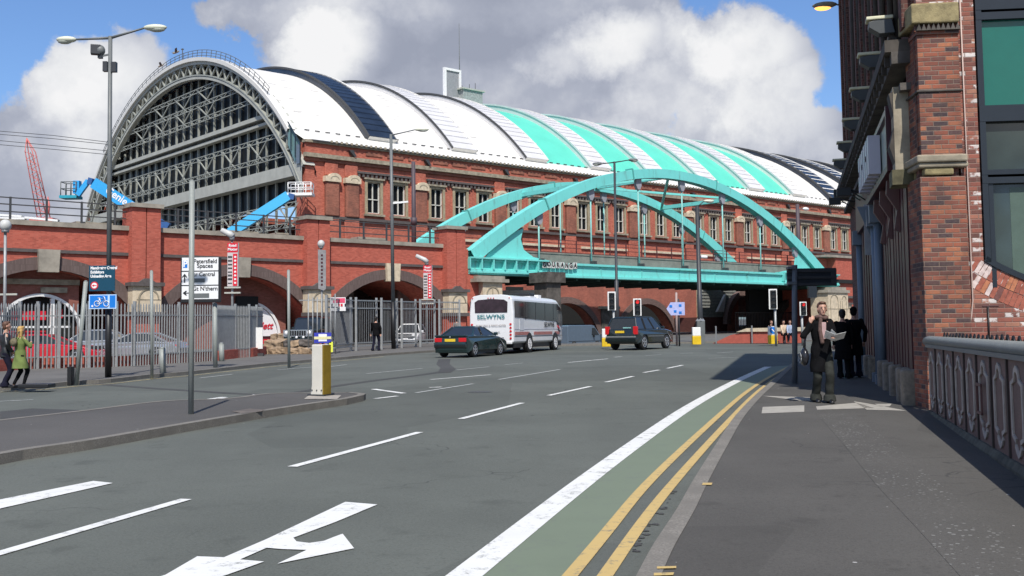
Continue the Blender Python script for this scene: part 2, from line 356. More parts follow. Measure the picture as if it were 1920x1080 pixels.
m_pavel=asphalt('far_pavement_surface',(.125,.12,.112),.5,big=.6,cracks=.4)
m_spk=asphalt('gravelly_strip',(.080,.076,.069),.7,(.26,.26,.245),patch=.13,big=.5,sps=8.)
m_kerb=mat('kerb_stone',(.20,.185,.16),.85,var=.25,scale=3,fine=.25,bump=.2)
m_green=paint('green_lane_surface',(.155,.188,.130),.5)
m_wp=paint('white_road_paint',(.70,.70,.67),.9)
m_wpf=paint('faded_road_paint',(.42,.43,.41),1.0)
m_yp=paint('yellow_road_paint',(.52,.37,.14),.9,9)
m_tar=asphalt('tar_trench_fill',(.062,.062,.060),.0)
def Z(x,y,h=0): return (x,y,SL*y+h)
def sheet(mb,pts,h,m): mb.add([Z(p[0],p[1],h) for p in pts],[tuple(range(len(pts)))],m)
def slab(mb,pts,h0,h1,m):
    n=len(pts); mb.add([Z(p[0],p[1],h0) for p in pts]+[Z(p[0],p[1],h1) for p in pts],
        [tuple(range(n)),tuple(range(2*n-1,n-1,-1))]+[(i,(i+1)%n,n+(i+1)%n,n+i) for i in range(n)],m)
def offs(pts,d):
    out=[]
    for i,p in enumerate(pts):
        a=Vector(pts[max(i-1,0)][:2]); b=Vector(pts[min(i+1,len(pts)-1)][:2]); t=(b-a).normalized(); out.append((p[0]+t.y*d,p[1]-t.x*d))
    return out
def strip(mb,pts,w,h,m):
    """band of width w centred on a ground polyline"""
    l=offs(pts,-w/2); r=offs(pts,w/2)
    for i in range(len(pts)-1): sheet(mb,[l[i],r[i],r[i+1],l[i+1]],h,m)
def relax(l,n=12):
    for _ in range(n): l=[l[0]]+[((l[i-1][0]+2*l[i][0]+l[i+1][0])/4,(l[i-1][1]+2*l[i][1]+l[i+1][1])/4) for i in range(1,len(l)-1)]+[l[-1]]
    return l
def gp(lst,h=0): return [tuple(at(x,y,h)[:2]) for x,y in lst]
def smooth(pts,k=4):
    out=[]; P=[Vector(p) for p in pts]
    for i in range(len(P)-1):
        a,b,c,d=P[max(i-1,0)],P[i],P[i+1],P[min(i+2,len(P)-1)]
        for j in range(k):
            t=j/k; out.append(tuple(.5*((2*b)+(c-a)*t+(2*a-5*b+4*c-d)*t*t+(3*b-a-3*c+d)*t**3)))
    return out+[tuple(P[-1])]
mb=MB(); sheet(mb,[(-900,-120),(900,-120),(900,1400),(-900,1400)],-.06,m_gnd); struct('ground',mb)
mb=MB(); sheet(mb,[(-70,-15),(60,-15),(60,125),(-70,125)],0,m_road); struct('road',mb)
# near pavement on the right
K0=at(1739,768,.11); WD=Vector((.2602,.9656,0)).normalized(); WN=Vector((-WD.y,WD.x,0))
kl=gp([(1195,1080),(1226,1023),(1268.6,958),(1301,901),(1342,835.6),(1378.6,781),(1416,742),(1444,718),(1480.5,685),(1500,671),(1525,661)],.1)
d=Vector(kl[0])-Vector(kl[1]); kl=[tuple(Vector(kl[0])+d.normalized()*12)]+kl
kl=[kl[0]]+smooth(kl[1:]); d=Vector(kl[-1]); kl+=[(d.x+3,d.y+4),(d.x+9,d.y+6),(d.x+40,d.y+8)]
def kerb(name,line,w=.14,h=.115,side=1,m=None):
    o=offs(line,w*side); mb=MB()
    for i in range(len(line)-1):
        a,b,c,d_=line[i],line[i+1],o[i+1],o[i]
        sheet(mb,[a,b,c,d_],h,m or m_kerb)
        mb.add([Z(*a,-.05),Z(*b,-.05),Z(*b,h),Z(*a,h)],[(0,1,2,3)],m or m_kerb)
    struct(name,mb); return o
ki=kerb('kerb',kl)
mb=MB(); slab(mb,ki+[(70,-15)],-.05,.111,m_pave); struct('pavement',mb)
mb=MB()
def on_pave(l,h=.115): return gp(l,h)
for q in ([(1430,763),(1508,760),(1508,772),(1428,775)],[(1428,742),(1525,745),(1560,752),(1500,751)],[(1530,762),(1605,755),(1640,765),(1532,768)],[(1600,752),(1642,759),(1700,770),(1625,768)],[(1640,757),(1672,757),(1668,762),(1650,762)]):
    sheet(mb,on_pave(q),.115,mat('pale_paving_slab',(.34,.32,.28),.8,var=.15,scale=5))
strip(mb,smooth(on_pave([(1565,775),(1625,830),(1700,905),(1790,985),(1900,1085)])),.55,.1135,m_spk)
struct('paving_slabs',mb)
# kerbside lines
mb=MB()
g_l=gp([(873,1080),(1098,901),(1225,809),(1301,758),(1384,713),(1440,688)]); y1=gp([(1070,1080),(1155,978),(1219,901),(1331,795),(1414,723.5),(1484,685)])
def ext(l,d=10): v=(Vector(l[0])-Vector(l[1])).normalized()*d; return relax([tuple(Vector(l[0])+v),tuple(Vector(l[0])+v*.5),tuple(Vector(l[0])+v*.2),tuple(Vector(l[0])+v*.1)]+smooth(l,8))
g_l=ext(g_l); y1=ext(y1); y2=ext(gp([(1136,1080),(1206,978),(1267,901),(1362,795),(1430,725.6),(1486,691)]))
m1=MB(); L=g_l+y1[::-1]; 
for i in range(len(g_l)-1):
    j=min(int(i*(len(y1)-1)/(len(g_l)-1)),len(y1)-2); k=min(int((i+1)*(len(y1)-1)/(len(g_l)-1)),len(y1)-1)
    sheet(m1,[g_l[i],y1[j],y1[k],g_l[i+1]],.004,m_green)
struct('cycle_lane',m1)
strip(mb,g_l,.23,.008,m_wp); strip(mb,y1,.10,.008,m_yp); strip(mb,y2,.10,.008,m_yp)
def dash(a,b,w=.12,m=None): strip(mb,gp([a,b]),w,.008,m or m_wp)
for a,b in (((548,876),(787,811)),((864,786),(979,756)),((1029,742),(1107,725)),((1136,717),(1187,706)),((1207,699),(1236,694)),((1251,691),(1280,685)),((-60,1056),(349,937))): dash(a,b)
sheet(mb,gp([(0,955),(0,938),(175,903),(212,907)]),.008,m_wp); sheet(mb,gp([(-120,980),(-120,962),(0,938),(0,955)]),.008,m_wp)
for a,b,w in (((703,748),(745,743),.12),((700,730),(757,738),.16),((805,727),(828,726),.16),((480,740),(510,744),.2),((385,750),(420,745),.15),((350,757),(425,746),.09)): dash(a,b,w)
for a,b in (((780,737),(887,720)),((687,701),(792,691)),((856,694),(917,688)),((935,712),(1050,693)),((947,684),(980,681)),((375,709),(436,702)),((520,694),(590,688)),((600,690),(650,684)),((0,753),(62,750)),((1210,667),(1240,665)),((1275,663),(1300,662)),((1330,672),(1385,670)),((1345,662),(1375,660))): dash(a,b,.10,m_wpf)
for a,b in (((808,712),(920,703)),((1065,680),(1140,673)),((1152,670),(1166,669))): dash(a,b,.12)
# two-headed turn arrow
AR=[(647.5,942.5),(707.5,947.5),(630,980),(550,1010),(556,1017),(580,1020),(607.5,1016),(625,1009),(642.5,1002.5),(664,1030),(520,1059),(575,1033),(530,1031.5),(500,1029),(450,1051),(495,1055),(425,1080),(330,1108),(215,1128),(262,1095),(310,1080),(370,1045),(420,1047),(500,1012.5)]
sheet(mb,gp(AR),.008,m_wp)
# short yellow ticks on the kerb and far-side double yellow
for q in ([(1232,1062),(1268,1061),(1268,1065),(1232,1066)],[(1226,1074),(1264,1073),(1262,1078),(1226,1079)],[(1318,905),(1336,905),(1334,909),(1316,909)]): sheet(mb,gp(q,.12),.12,m_yp)
strip(mb,gp([(0,735.5),(83,730.5),(143,724.5),(208,720),(280,711.5),(363,704),(497,689),(582,681.5),(631,677.5),(720,669)]),.10,.008,mat('faded_yellow_paint',(.38,.31,.17),.8,var=.3))
struct('road_markings',mb)
# far pavement, left side
fl=gp([(-260,752),(-100,740),(0,732.5),(83,727.5),(143,721.7),(208,717.5),(280,709),(363,701.7),(497,686.7),(582,679),(631,675),(720,667),(820,660),(900,655),(1050,649.5),(1250,645),(1400,642),(1480,641)],0)
fl=smooth(fl,3); fi=kerb('kerb',fl,.16,.11,-1)
a0=Vector(fl[0]); mb=MB(); slab(mb,[(a0.x-40,a0.y-10)]+fi+[(60,fl[-1][1]),(60,125),(-70,125),(-70,a0.y-10)],-.05,.106,m_pavel); struct('pavement',mb)
# traffic island
ft=[(-420,975),(-200,905),(0,852),(175,825),(350,795),(500,770),(600,755),(650,748)]; bk=[(682,741),(686,738),(660,735.5),(620,736),(500,738),(425,747),(300,752),(150,770),(0,787),(-200,812),(-500,850)]
isl=gp(ft+bk,.12); mi=MB(); k=smooth(isl[:8])+[isl[8],isl[9]]+smooth(isl[10:])
ins=[]; n=len(k)
for i in range(n):
    a=Vector(k[i-1]); b=Vector(k[(i+1)%n]); t=(b-a).normalized(); ins.append((k[i][0]-t.y*.16,k[i][1]+t.x*.16))
for i in range(n):
    j=(i+1)%n; sheet(mi,[k[i],k[j],ins[j],ins[i]],.125,m_kerb); mi.add([Z(*k[i],-.05),Z(*k[j],-.05),Z(*k[j],.125),Z(*k[i],.125)],[(0,1,2,3)],m_kerb)
sheet(mi,k,.120,asphalt('island_asphalt',(.086,.082,.077),.6)); 
sheet(mi,gp([(434,771),(468,766),(498,768),(490,771),(455,775)],.13),.129,mat('iron_cover',(.13,.11,.09),.7,var=.3)); sheet(mi,gp([(570,748),(580,740),(640,741),(632,748)],.13),.129,mat('bollard_base_concrete',(.33,.30,.26),.85,var=.2))
struct('traffic_island',mi)
# tarred trench and patches on the road
mb=MB(); strip(mb,smooth(gp([(165,717),(205,722),(330,731),(480,739.5),(560,735),(610,727),(700,714),(790,703),(840,695)])),.30,.004,m_tar)
sheet(mb,gp([(822,674),(845,673),(843,683),(855,692),(845,699),(820,700),(826,690),(818,683)]),.005,m_tar)
sheet(mb,gp([(0,772),(60,766),(150,769),(130,776),(0,786)]),.004,m_tar); struct('road_repairs',mb)
mb=MB()
for x,y,w in ((900,735,.28),):
    p=at(x,y); sheet(mb,[(p.x-w,p.y-w),(p.x+w,p.y-w),(p.x+w,p.y+w),(p.x-w,p.y+w)],.005,mat('iron_cover',(.13,.11,.09),.7,var=.3)) if 0 else sheet(mb,[(p.x+w*math.cos(a),p.y+w*math.sin(a)) for a in [2*PI*j/20 for j in range(20)]],.005,mat('road_iron_cover',(.075,.072,.066),.6,var=.3,scale=20))
struct('manhole_covers',mb)
sheet_pts=gp([(1235,930),(1270,905),(1262,925),(1240,965),(1215,990),(1200,1010),(1192,1035),(1205,985)])
mb=MB(); rg=random.Random(4)
for i in range(26):
    t=rg.random(); c=at(1266-78*t+rg.gauss(0,5),915+120*t); r=rg.uniform(.01,.035)
    sheet(mb,[(c.x+r*rg.uniform(.6,1.2)*math.cos(a),c.y+r*1.1*rg.uniform(.6,1.2)*math.sin(a)) for a in [2*PI*j/9 for j in range(9)]],.005+i*.00003,m_tar)
struct('gutter_grime',mb)
m_stone2=mat('window_surround_stone',(.35,.29,.19),.8,var=.25)
# ------------------------------------------------------------------ the arched exhibition hall
HS,HV=48.4,84.0
hall=thing('exhibition_hall','huge arched former train shed of red brick with white and teal barrel roof','building',sv(HS,HV,0),RZ_U)
HO=(HS,HV,0); END=225.
def hb(mb,name,**k): return mb.build(name,parent=hall,off=HO,**k)
PIL=[61.4+10.55*i for i in range(15)]
WS=[55.9,58.9]+[p+d for p in PIL for d in (2.15,5.25,8.4)]; WS=[w for w in WS if w<175]
Z0,Z1,WW=13.2,16.2,1.5
mb=MB()
for a,b in ((5,Z0),(Z1,19.5)): mb.bx(HS,END,HV,HV+.9,a,b,m_hbrick)
e=[HS]+[x for w in WS for x in (w-WW/2,w+WW/2)]+[END]
for i in range(0,len(e),2): mb.bx(e[i],e[i+1],HV,HV+.9,Z0,Z1,m_hbrick)
mb.bx(HS,HS+.9,HV+.9,HV+1.6,5,19.5,m_hbrick)
hb(mb,'wall')
mb=MB(); mb.bx(HS-.25,END,HV-.45,HV,18.0,18.38,m_gstone); mb.bx(HS-.1,END,HV-.22,HV,17.7,18.0,m_obrick)
mb.bx(HS-.1,END,HV-.16,HV,18.38,19.35,m_hbrick); mb.bx(HS-.2,END,HV-.4,HV+.3,19.35,19.6,m_gstone)
hb(mb,'cornice')
mb=MB(); k=mb
for i in range(-1,14):
    p=PIL[i] if i>=0 else HS+4.9; q=(PIL[i+1] if i>=0 else PIL[0])
    x=p+1.6
    while x<q-1.4: k.bx(x,min(x+1.9,q-1.2),HV-.24,HV-.16,18.75,19.12,m_obrick); x+=2.5
hb(mb,'attic_panels')
# dentil strings and string courses
mb=MB()
seg=[(53.9,60.6)]+[(PIL[i]+.85,PIL[i+1]-.85) for i in range(13)]
for a,b in seg:
    mb.bx(a,b,HV-.3,HV,16.95,17.15,m_dstone); x=a+.1
    while x<b-.3: mb.bx(x,x+.24,HV-.24,HV,16.62,16.95,m_dstone); x+=.5
hb(mb,'dentil_course')
mb=MB(); mb.bx(HS-.1,END,HV-.3,HV,12.35,12.62,m_dstone)
for i,(a,b) in enumerate(seg[1:]): mb.bx(a+.9,b-.2,HV-.2,HV,11.0,11.25,m_stone)
mb.bx(HS,END,HV-.12,HV,9.9,10.0,m_obrick); hb(mb,'string_course')
def pilaster(s,w=1.45):
    mb=MB(); mb.bx(s-w/2,s+w/2,HV-.42,HV,12.62,15.85,m_obrick); mb.bx(s-w/2,s+w/2,HV-.2,HV,16.45,17.7,m_hbrick); mb.bx(s-w/2-.1,s+w/2+.1,HV-.3,HV,5,12.35,m_hbrick)
    o=hb(mb,'pilaster',bevel=.12)
    c=MB(); hw=w/2+.13; c.prism([(s-hw,15.85),(s+hw,15.85),(s+hw,16.35)]+[(s+.15+.62*math.cos(t),16.35+.32*math.sin(t)) for t in [PI*j/8 for j in range(9)]]+[(s-hw,16.35)],HV-.55,HV,m_stone)
    c.prism([(s+.15+r*math.cos(t),16.12+r*.6*math.sin(t)) for r,rng in ((.48,range(9)),(.38,range(8,-1,-1))) for t in [PI*j/8 for j in rng]],HV-.57,HV-.5,m_gstone)
    cc=c.build('capital',parent=o,off=(0,0,0)); cc.location=(-HS,-HV,0); return o
for s in [51.1,53.3]+PIL[:11]: pilaster(s)
def hwin(s):
    mb=MB(); o=HV-.12; a,b=s-WW/2,s+WW/2
    mb.bx(a-.28,a,o,HV+.2,Z0-.1,Z1+.25,m_stone2); mb.bx(b,b+.28,o,HV+.2,Z0-.1,Z1+.25,m_stone2); mb.bx(a,b,o,HV+.2,Z1,Z1+.25,m_stone2)
    mb.bx(a-.42,b+.42,o-.15,HV+.2,Z1+.25,Z1+.42,m_gstone); mb.bx(a-.4,b+.4,o-.2,HV+.2,Z0-.3,Z0-.1,m_gstone)
    w=mb.build('window',parent=hall,off=(s,HV,0)); w.location=(s-HS,0,0)
    mb=MB(); f=HV+.12
    for x0,x1,z0,z1 in ((a,a+.06,Z0,Z1),(b-.12,b,Z0,Z1),(a,b,Z1-.06,Z1),(a,b,Z0-.1,Z0+.08),(s-.07,s+.03,Z0,Z1),(a,b,Z0+1.32,Z0+1.41)): mb.bx(x0,x1,f,f+.12,z0,z1,mat('hall_window_frame_paint',(.60,.585,.52),.6))
    fr=mb.build('window_frame',parent=w,off=(s,HV,0)); mb=MB(); mb.bx(a,b,f+.16,f+.2,Z0,Z1,m_glassd); mb.build('pane',parent=w,off=(s,HV,0)); return w
_=0
w0=hwin(WS[0])
for s in WS[1:34]: c=copy_tree(w0,hall); c.location=(s-HS,0,0)
# arched heads of the lower windows
def lhead(s):
    mb=MB(); pts=[(s+1.15*math.cos(t),8.05+1.0*math.sin(t)) for t in [PI*j/12 for j in range(13)]]+[(s+.78*math.cos(t),8.05+.66*math.sin(t)) for t in [PI*j/12 for j in range(12,-1,-1)]]
    mb.prism(pts,HV-.25,HV,m_stone); mb.bx(s-.14,s+.14,HV-.33,HV,8.68,9.15,m_stone); mb.prism([(s+.77*math.cos(t),8.05+.65*math.sin(t)) for t in [PI*j/12 for j in range(13)]],HV-.04,HV-.01,m_glassd)
    mb.bx(s-.03,s+.03,HV-.1,HV-.04,8.05,8.7,m_white)
    o=mb.build('arched_head',parent=hall,off=(s,HV,0)); o.location=(s-HS,0,0); return o
l0=lhead(WS[1])
for s in [55.6]+WS[2:30]: c=copy_tree(l0,hall); c.location=(s-HS,0,0)
def hopper(s):
    mb=MB(); mb.prism([(s-.35,19.0),(s+.1,19.05),(s+.45,18.45),(s+.25,18.4)],HV-.55,HV-.2,m_rail); mb.build('rain_hopper',parent=hall,off=HO)
for s in [53.2]+[p+.7 for p in PIL[:10]]: hopper(s)
m_ribs=mat('rib_grey',(.53,.525,.53),.5)
m_ribs2=mat('roof_sheet_lap',(.62,.60,.56),.6)
# barrel roof
RC,RZC,RR0=112.5,-3.1,35.2
def arcp(R,a): return (RC+R*math.sin(a),RZC+R*math.cos(a))
A1=math.asin(25.9/35.2); A0=-A1
def barrel(mb,s0,s1,R,m,n=48,wave=0):
    vs=[];fs=[]
    for i in range(n+1):
        a=A0+(A1-A0)*i/n; v,z=arcp(R,a); vs+=[(s0,v,z),(s1,v,z)]
    for i in range(n): fs.append((2*i,2*i+1,2*i+3,2*i+2))
    mb.add(vs,fs,m,True)
def side(mb,s,Ra,Rb,m,n=48):
    vs=[];fs=[]
    for i in range(n+1):
        a=A0+(A1-A0)*i/n
        for R in (Ra,Rb): v,z=arcp(R,a); vs.append((s,v,z))
    for i in range(n): fs.append((2*i,2*i+1,2*i+3,2*i+2))
    mb.add(vs,fs,m,False)
UP=.7
for i in range(-1,16):
    s=56.85+10.55*i if i>=0 else None
    nxt=56.85+10.55*(i+1)
    if i>=0:
        dark=(i==0 or i>=8); m=m_roofd if dark else (m_roofw if i==7 else m_roofg); e=s+(3.3 if i==0 else 3.3 if i<8 else 4.0)
        mb=MB(); barrel(mb,s,e,RR0+UP,m); side(mb,s,RR0-.3,RR0+UP,m); side(mb,e,RR0-.3,RR0+UP,m_roofw)
        # edge lips and ribs; dark near lips paint in the upstand's shade line
        for x,w,mm in ((s-.10,.09,m_rail if i in(0,1,2) or i>7 else m_roofg),(e-.02,.25 if dark else .12,m_roofw)):
            barrel(mb,x,x+w,RR0+UP+.10,mm); side(mb,x,RR0+UP-.1,RR0+UP+.10,mm); side(mb,x+w,RR0+UP-.2,RR0+UP+.10,mm)
        for a in (A0,A1): q=[arcp(RR0-.3,a),arcp(RR0+UP,a)]; mb.add([(s,*q[0]),(e,*q[0]),(e,*q[1]),(s,*q[1])],[(0,1,2,3)],m_roofw)
        nr=54 if i<8 else 46
        for j in range(nr+1):
            a=A0+(A1-A0)*j/nr; v,z=arcp(RR0+UP+.03,a); da=(.0011 if i<8 else .0062); v2,z2=arcp(RR0+UP+.03,a+da)
            if i==0: mm=m_frame
            elif dark: mm=m_roofw
            else: mm=m_ribs
            h=.03; v3,z3=arcp(RR0+UP+.03+h,a+da); v4,z4=arcp(RR0+UP+.03+h,a)
            mb.add([(s,v,z),(e,v,z),(e,v2,z2),(s,v2,z2),(s,v4,z4),(e,v4,z4),(e,v3,z3),(s,v3,z3)],[(4,5,6,7),(0,1,5,4),(1,2,6,5),(2,3,7,6),(3,0,4,7)],mm)
        o=hb(mb,'glazed_roof_band' if dark else 'ribbed_roof_band')
        if i in(0,): tag(o,'near black glazed band of the roof')
    else: e=HS-.3
    m=m_rooft if 2<=i<=6 else m_roofw
    mb=MB(); barrel(mb,e,nxt,RR0,m)
    rr=random.Random(i)
    for j in range(30):
        a=A0+.08+rr.random()*.9; v,z=arcp(RR0+.02,a); v2,z2=arcp(RR0+.02,a+.003); x=e+.5+rr.random()*(nxt-e-2); w=.9
        if i<=2: mb.add([(x,v,z),(x+w,v,z),(x+w,v2,z2),(x,v2,z2)],[(0,1,2,3)],m_ribs2)
    o=hb(mb,'teal_roof_section' if m is m_rooft else 'white_roof_section')
# side skirt roof over the aisle
mb=MB(); 
mb.add([(HS-.2,RC-25.9+.3,21.1),(HS+.5,HV-.5,19.62),(HS-.2,HV-.1,19.62)],[(0,1,2)],m_roofw)
mb.add([(HS+.5,HV-.5,19.62),(END,HV-.5,19.62),(END,RC-25.9+.3,21.1),(HS-.2,RC-25.9+.3,21.1)],[(0,1,2,3)],m_roofw)
mb.add([(HS+.5,HV-.5,19.62),(END,HV-.5,19.62),(END,HV-.5,19.5),(HS+.5,HV-.5,19.5)],[(0,1,2,3)],m_rail)
x=HS+2.4
while x<END: mb.bx(x,x+.22,HV-.56,HV-.48,19.5,19.72,m_gstone); x+=.55
x=HS+1.5
while x<150: mb.bx(x,x+.5,RC-25.9+.1,RC-25.9+.2,21.1,21.2,m_rail); x+=1.15
hb(mb,'skirt_roof')
mb=MB(); mb.bx(HS+.5,END,HV+1,HV+56,4.9,5.0,m_dark); mb.bx(END-.5,END,HV+1,HV+56,5,16,m_obrick); mb.bx(HS,END,HV+56,HV+57,5,19,m_hbrick)
hb(mb,'rear_wall')
# gable: twin rib truss
def ring(mb,R0,R1,s0,s1,m,a0,a1,n=60):
    for i in range(n):
        a=a0+(a1-a0)*i/n; b=a0+(a1-a0)*(i+1)/n
        P=[arcp(R1,a),arcp(R1,b),arcp(R0,b),arcp(R0,a)]
        vs=[(s0,*p) for p in P]+[(s1,*p) for p in P]
        mb.add(vs,[(0,1,2,3),(7,6,5,4),(0,4,5,1),(2,6,7,3)],m)
AB=1.17
mb=MB(); ring(mb,34.85,35.2,HS-.35,HS+.9,m_steell,-.955,AB); ring(mb,35.2,35.6,HS-.6,HS+.2,m_roofw,-.83,.9)
hb(mb,'outer_chord')
mb=MB(); ring(mb,33.25,33.55,HS-.3,HS+.25,m_steell,-.99,AB); ring(mb,33.6,33.75,HS-.35,HS+.35,m_steel,-.99,AB); hb(mb,'inner_chord')
mb=MB(); n=40
for i in range(n):
    a=-.93+(AB+.93)*i/n; b=-.93+(AB+.93)*(i+.5)/n; c=-.93+(AB+.93)*(i+1)/n
    for s in (HS-.2,HS+.7):
        p=arcp(34.9,a);q=arcp(33.6,b);r=arcp(34.9,c)
        mb.bar((s,*p),(s,*q),.16,.16,m_steel,up=(1,0,0)); mb.bar((s,*q),(s,*r),.16,.16,m_steel,up=(1,0,0))
hb(mb,'truss_web')
mb=MB(); ring(mb,33.5,34.9,HS+.95,HS+1.0,m_glassd,-.97,AB); hb(mb,'truss_shade_ring')  # dark ring added to paint the gloom between the chords
# glazed screen behind the truss
GS=HS+1.15
mb=MB(); P=[(v,z) for v,z in [arcp(33.5,-.99+(AB+.99)*i/50) for i in range(51)] if z>3]
mb.prism(P,GS,GS+.1,m_glassd,'yz'); hb(mb,'screen_glass')
def half(z,R=33.5):
    return math.sqrt(max(R*R-(z-RZC)**2,0))
mb=MB()
v=RC-27.2
while v<RC+30.5:
    top=RZC+math.sqrt(33.4**2-(v-RC)**2) if abs(v-RC)<33.3 else 0
    if top>7: mb.bx(GS-.30,GS-.10,v-.10,v+.10,5.5,top,m_steel)
    v+=1.98
hb(mb,'mullions')
mb=MB()
for z,h,m,p in ((23.0,.42,m_steell,1.0),(22.35,.30,m_steell,.8),(16.45,1.15,m_steell,1.3),(9.2,.8,m_steell,1.0)):
    w=half(z+h/2)-.1; mb.bx(GS-p,GS-.12,max(RC-w,HV+1),RC+w,z,z+h,m)
hb(mb,'transom_beams')
rows=[(28.3,0),(26.6,0),(24.9,1),(20.6,0),(18.6,1),(13.6,0),(11.7,1),(8.6,0)]
for z,kk in rows:
    mb=MB(); w=half(z)-.2; a=max(RC-w,HV+1.2); b=RC+w; y0=GS-1.1
    for zz in (z,z+.42): mb.bar((y0,a,zz),(y0,b,zz),.08,.08,m_steel)
    v=a; k=0
    while v<b-.9:
        mb.bar((y0,v,z+(.42 if k%2 else 0)),(y0,v+.99,z+(0 if k%2 else .42)),.05,.05,m_steel)
        mb.bar((y0,v,z),(GS-.2,v+(.95 if k%2 else 0),z+.0),.05,.05,m_steel) if k%2 else None; v+=.99; k+=1
    hb(mb,'wind_truss')
mb=MB(); levels=[(24.9,26.6),(26.6,28.3),(18.7,20.8),(11.7,13.9)]
for z0,z1 in levels:
    w=half(z1)-.5; v=max(RC-w,HV+1.5); 
    v=RC-27.2+3*round((v-(RC-27.2))/5.94)*1.98
    while v+1.98*2<RC+w:
        if v>RC-w: mb.bar((GS-1.1,v,z1),(GS-1.1,v+1.98,z0+.3*(z1-z0)),.11,.11,m_steel); mb.bar((GS-1.1,v+1.98,z0+.3*(z1-z0)),(GS-1.1,v+3.96,z1),.11,.11,m_steel); mb.bar((GS-1.1,v+1.98,z0+.3*(z1-z0)),(GS-1.1,v+1.0,z0),.09,.09,m_steel); mb.bar((GS-1.1,v+1.98,z0+.3*(z1-z0)),(GS-1.1,v+2.9,z0),.09,.09,m_steel)
        v+=5.94
hb(mb,'cross_bracing')
# walkway rail round the gable edge
mb=MB(); n=40; a0,a1=-.66,.66
for R in (35.8,36.1,36.4): mb.tube([(HS-.4,*arcp(R,a0+(a1-a0)*i/n)) for i in range(n+1)],.035,m_pole,5)
for i in range(n+1): a=a0+(a1-a0)*i/n; mb.bar((HS-.4,*arcp(35.5,a)),(HS-.4,*arcp(36.4,a)),.05,.05,m_pole)
hb(mb,'roof_edge_railing')
# glass windbreak beside the corner
mb=MB(); mb.add([(HS-.4,HV+.1,19.2),(HS-.4,HV+2.4,21.6),(HS-.4,HV+2.6,19.5),(HS-.4,HV+1.2,17.6)],[(0,1,2,3)],mat('green_glass',(.16,.27,.25),.2,var=.1))
mb.add([(HS-.45,HV+.15,17.4),(HS-.45,HV+.15,19.2),(HS-.45,HV+.9,19.2),(HS-.45,HV+.9,17.4)],[(0,1,2,3)],m_bluep)
for p,q in (((HS-.5,HV+.1,19.2),(HS-.5,HV+2.4,21.6)),((HS-.5,HV+1.0,18),(HS-.5,HV+1,20.2)),((HS-.5,HV+.1,17.2),(HS-.5,HV+.1,19.3)),((HS-.5,HV+1.8,18.8),(HS-.5,HV+1.8,21))): mb.bar(p,q,.08,.08,m_frame)
mb.add([(HS-.3,HV+.1,14.0),(HS-.3,HV+.1,17.3),(HS-.3,HV+2.0,19.3),(HS-.3,HV+1.2,15.8)],[(0,1,2,3)],m_steell)
hb(mb,'glass_windbreak')
# rooftop frame, mast and plant cabin
s1,z1=pv(104,848,178); rs=sv(s1,104,z1-1.2)
t=thing('rooftop_screen','white framed grey screen standing on top of the barrel roof','rooftop equipment',rs,RZ_U)
H=(178-128)/F*rs.y+1.2; w=(862-832)/F*rs.y/.75
mb=MB(); mb.bx(-w/2+.25,w/2-.25,-.05,.05,.8,H-.3,mat('grey_panel',(.27,.28,.29),.6)); mb.build('panel',t)
mb=MB(); mb.bx(-w/2,-w/2+.3,-.2,.2,-2,H,m_white); mb.bx(w/2-.3,w/2,-.2,.2,-2,H,m_white); mb.bx(-w/2+.3,w/2-.3,-.2,.2,H-.3,H,m_white); mb.bx(-w/2+.3,w/2-.3,-.2,.2,.5,.8,m_white); mb.bx(-w/2-.6,w/2+.2,-.4,1.0,-1.6,.3,m_white); mb.build('frame',t)
s1,z1=pv(104,862,176); p=sv(s1,104,z1-1.5); mb=MB(); Hm=(176-40)/F*p.y+1.5; mb.tube([(0,0,0),(0,0,Hm)],[.09,.03],m_pole,6); o=mb.build('roof_mast'); o.location=p; tag(o,'tall thin mast rising above the white screen on the roof','mast')
s1,z1=pv(104,878,181); p=sv(s1,104,z1-1); t=thing('plant_cabin','small grey plant cabin with antennas on the roof ridge','rooftop equipment',p,RZ_U)
mb=MB(); mb.bx(-1.6,1.6,-1,1,-1,1.6,mat('cabin_grey',(.32,.33,.32),.7,var=.3)); mb.bx(-1.9,1.9,-1.2,1.2,1.6,1.8,m_steell); mb.build('cabin',t)
mb=MB()
for x in (-1,.2,1.2): mb.tube([(x,0,1.8),(x,0,2.6+.3*x)],.04,m_rail,5)
mb.build('antenna',t)
# ------------------------------------------------------------------ railway viaduct on the left
VV=60.0
vd=thing('railway_viaduct','red brick arched viaduct with stone coping on the left, ending at the teal bridge','viaduct',sv(46.7,VV,0),RZ_U); VO=(46.7,VV,0)
def vb(mb,name,**k): return mb.build(name,parent=vd,off=VO,**k)
def archpts(c,R,zc,zs,n=20):
    w=math.sqrt(R*R-(zs-zc)**2); a=math.asin(w/R); return [(c+R*math.sin(-a+2*a*i/n),zc+R*math.cos(-a+2*a*i/n)) for i in range(n+1)]
PS=[.7,12.2,23.7,35.2,46.7]; ARC=[6.9,18.4,29.95,41.4]
mb=MB()
for i in range(4):
    a,b=PS[i],PS[i+1]; c=ARC[i]; ap=archpts(c,6.1,-.75,2.4)
    mb.prism([(a,0),(a,7.75),(b,7.75),(b,0),(ap[-1][0],0)]+ap[::-1]+[(ap[0][0],0)],VV,VV+7.5,m_vbrick)
mb.bx(-30,PS[0],VV,VV+7.5,0,7.75,m_vbrick); mb.bx(46.7,48.3,VV,VV+10,0,7.75,m_vbrick)
vb(mb,'wall')
mb=MB(); mb.bx(-30,48.3,VV+7.5,VV+8,-.5,7.7,m_dbrick2:=mat('dark_back_brick',(.05,.03,.025),.9)); vb(mb,'rear_wall')  # added wall, coloured dark so no daylight shows through the arches
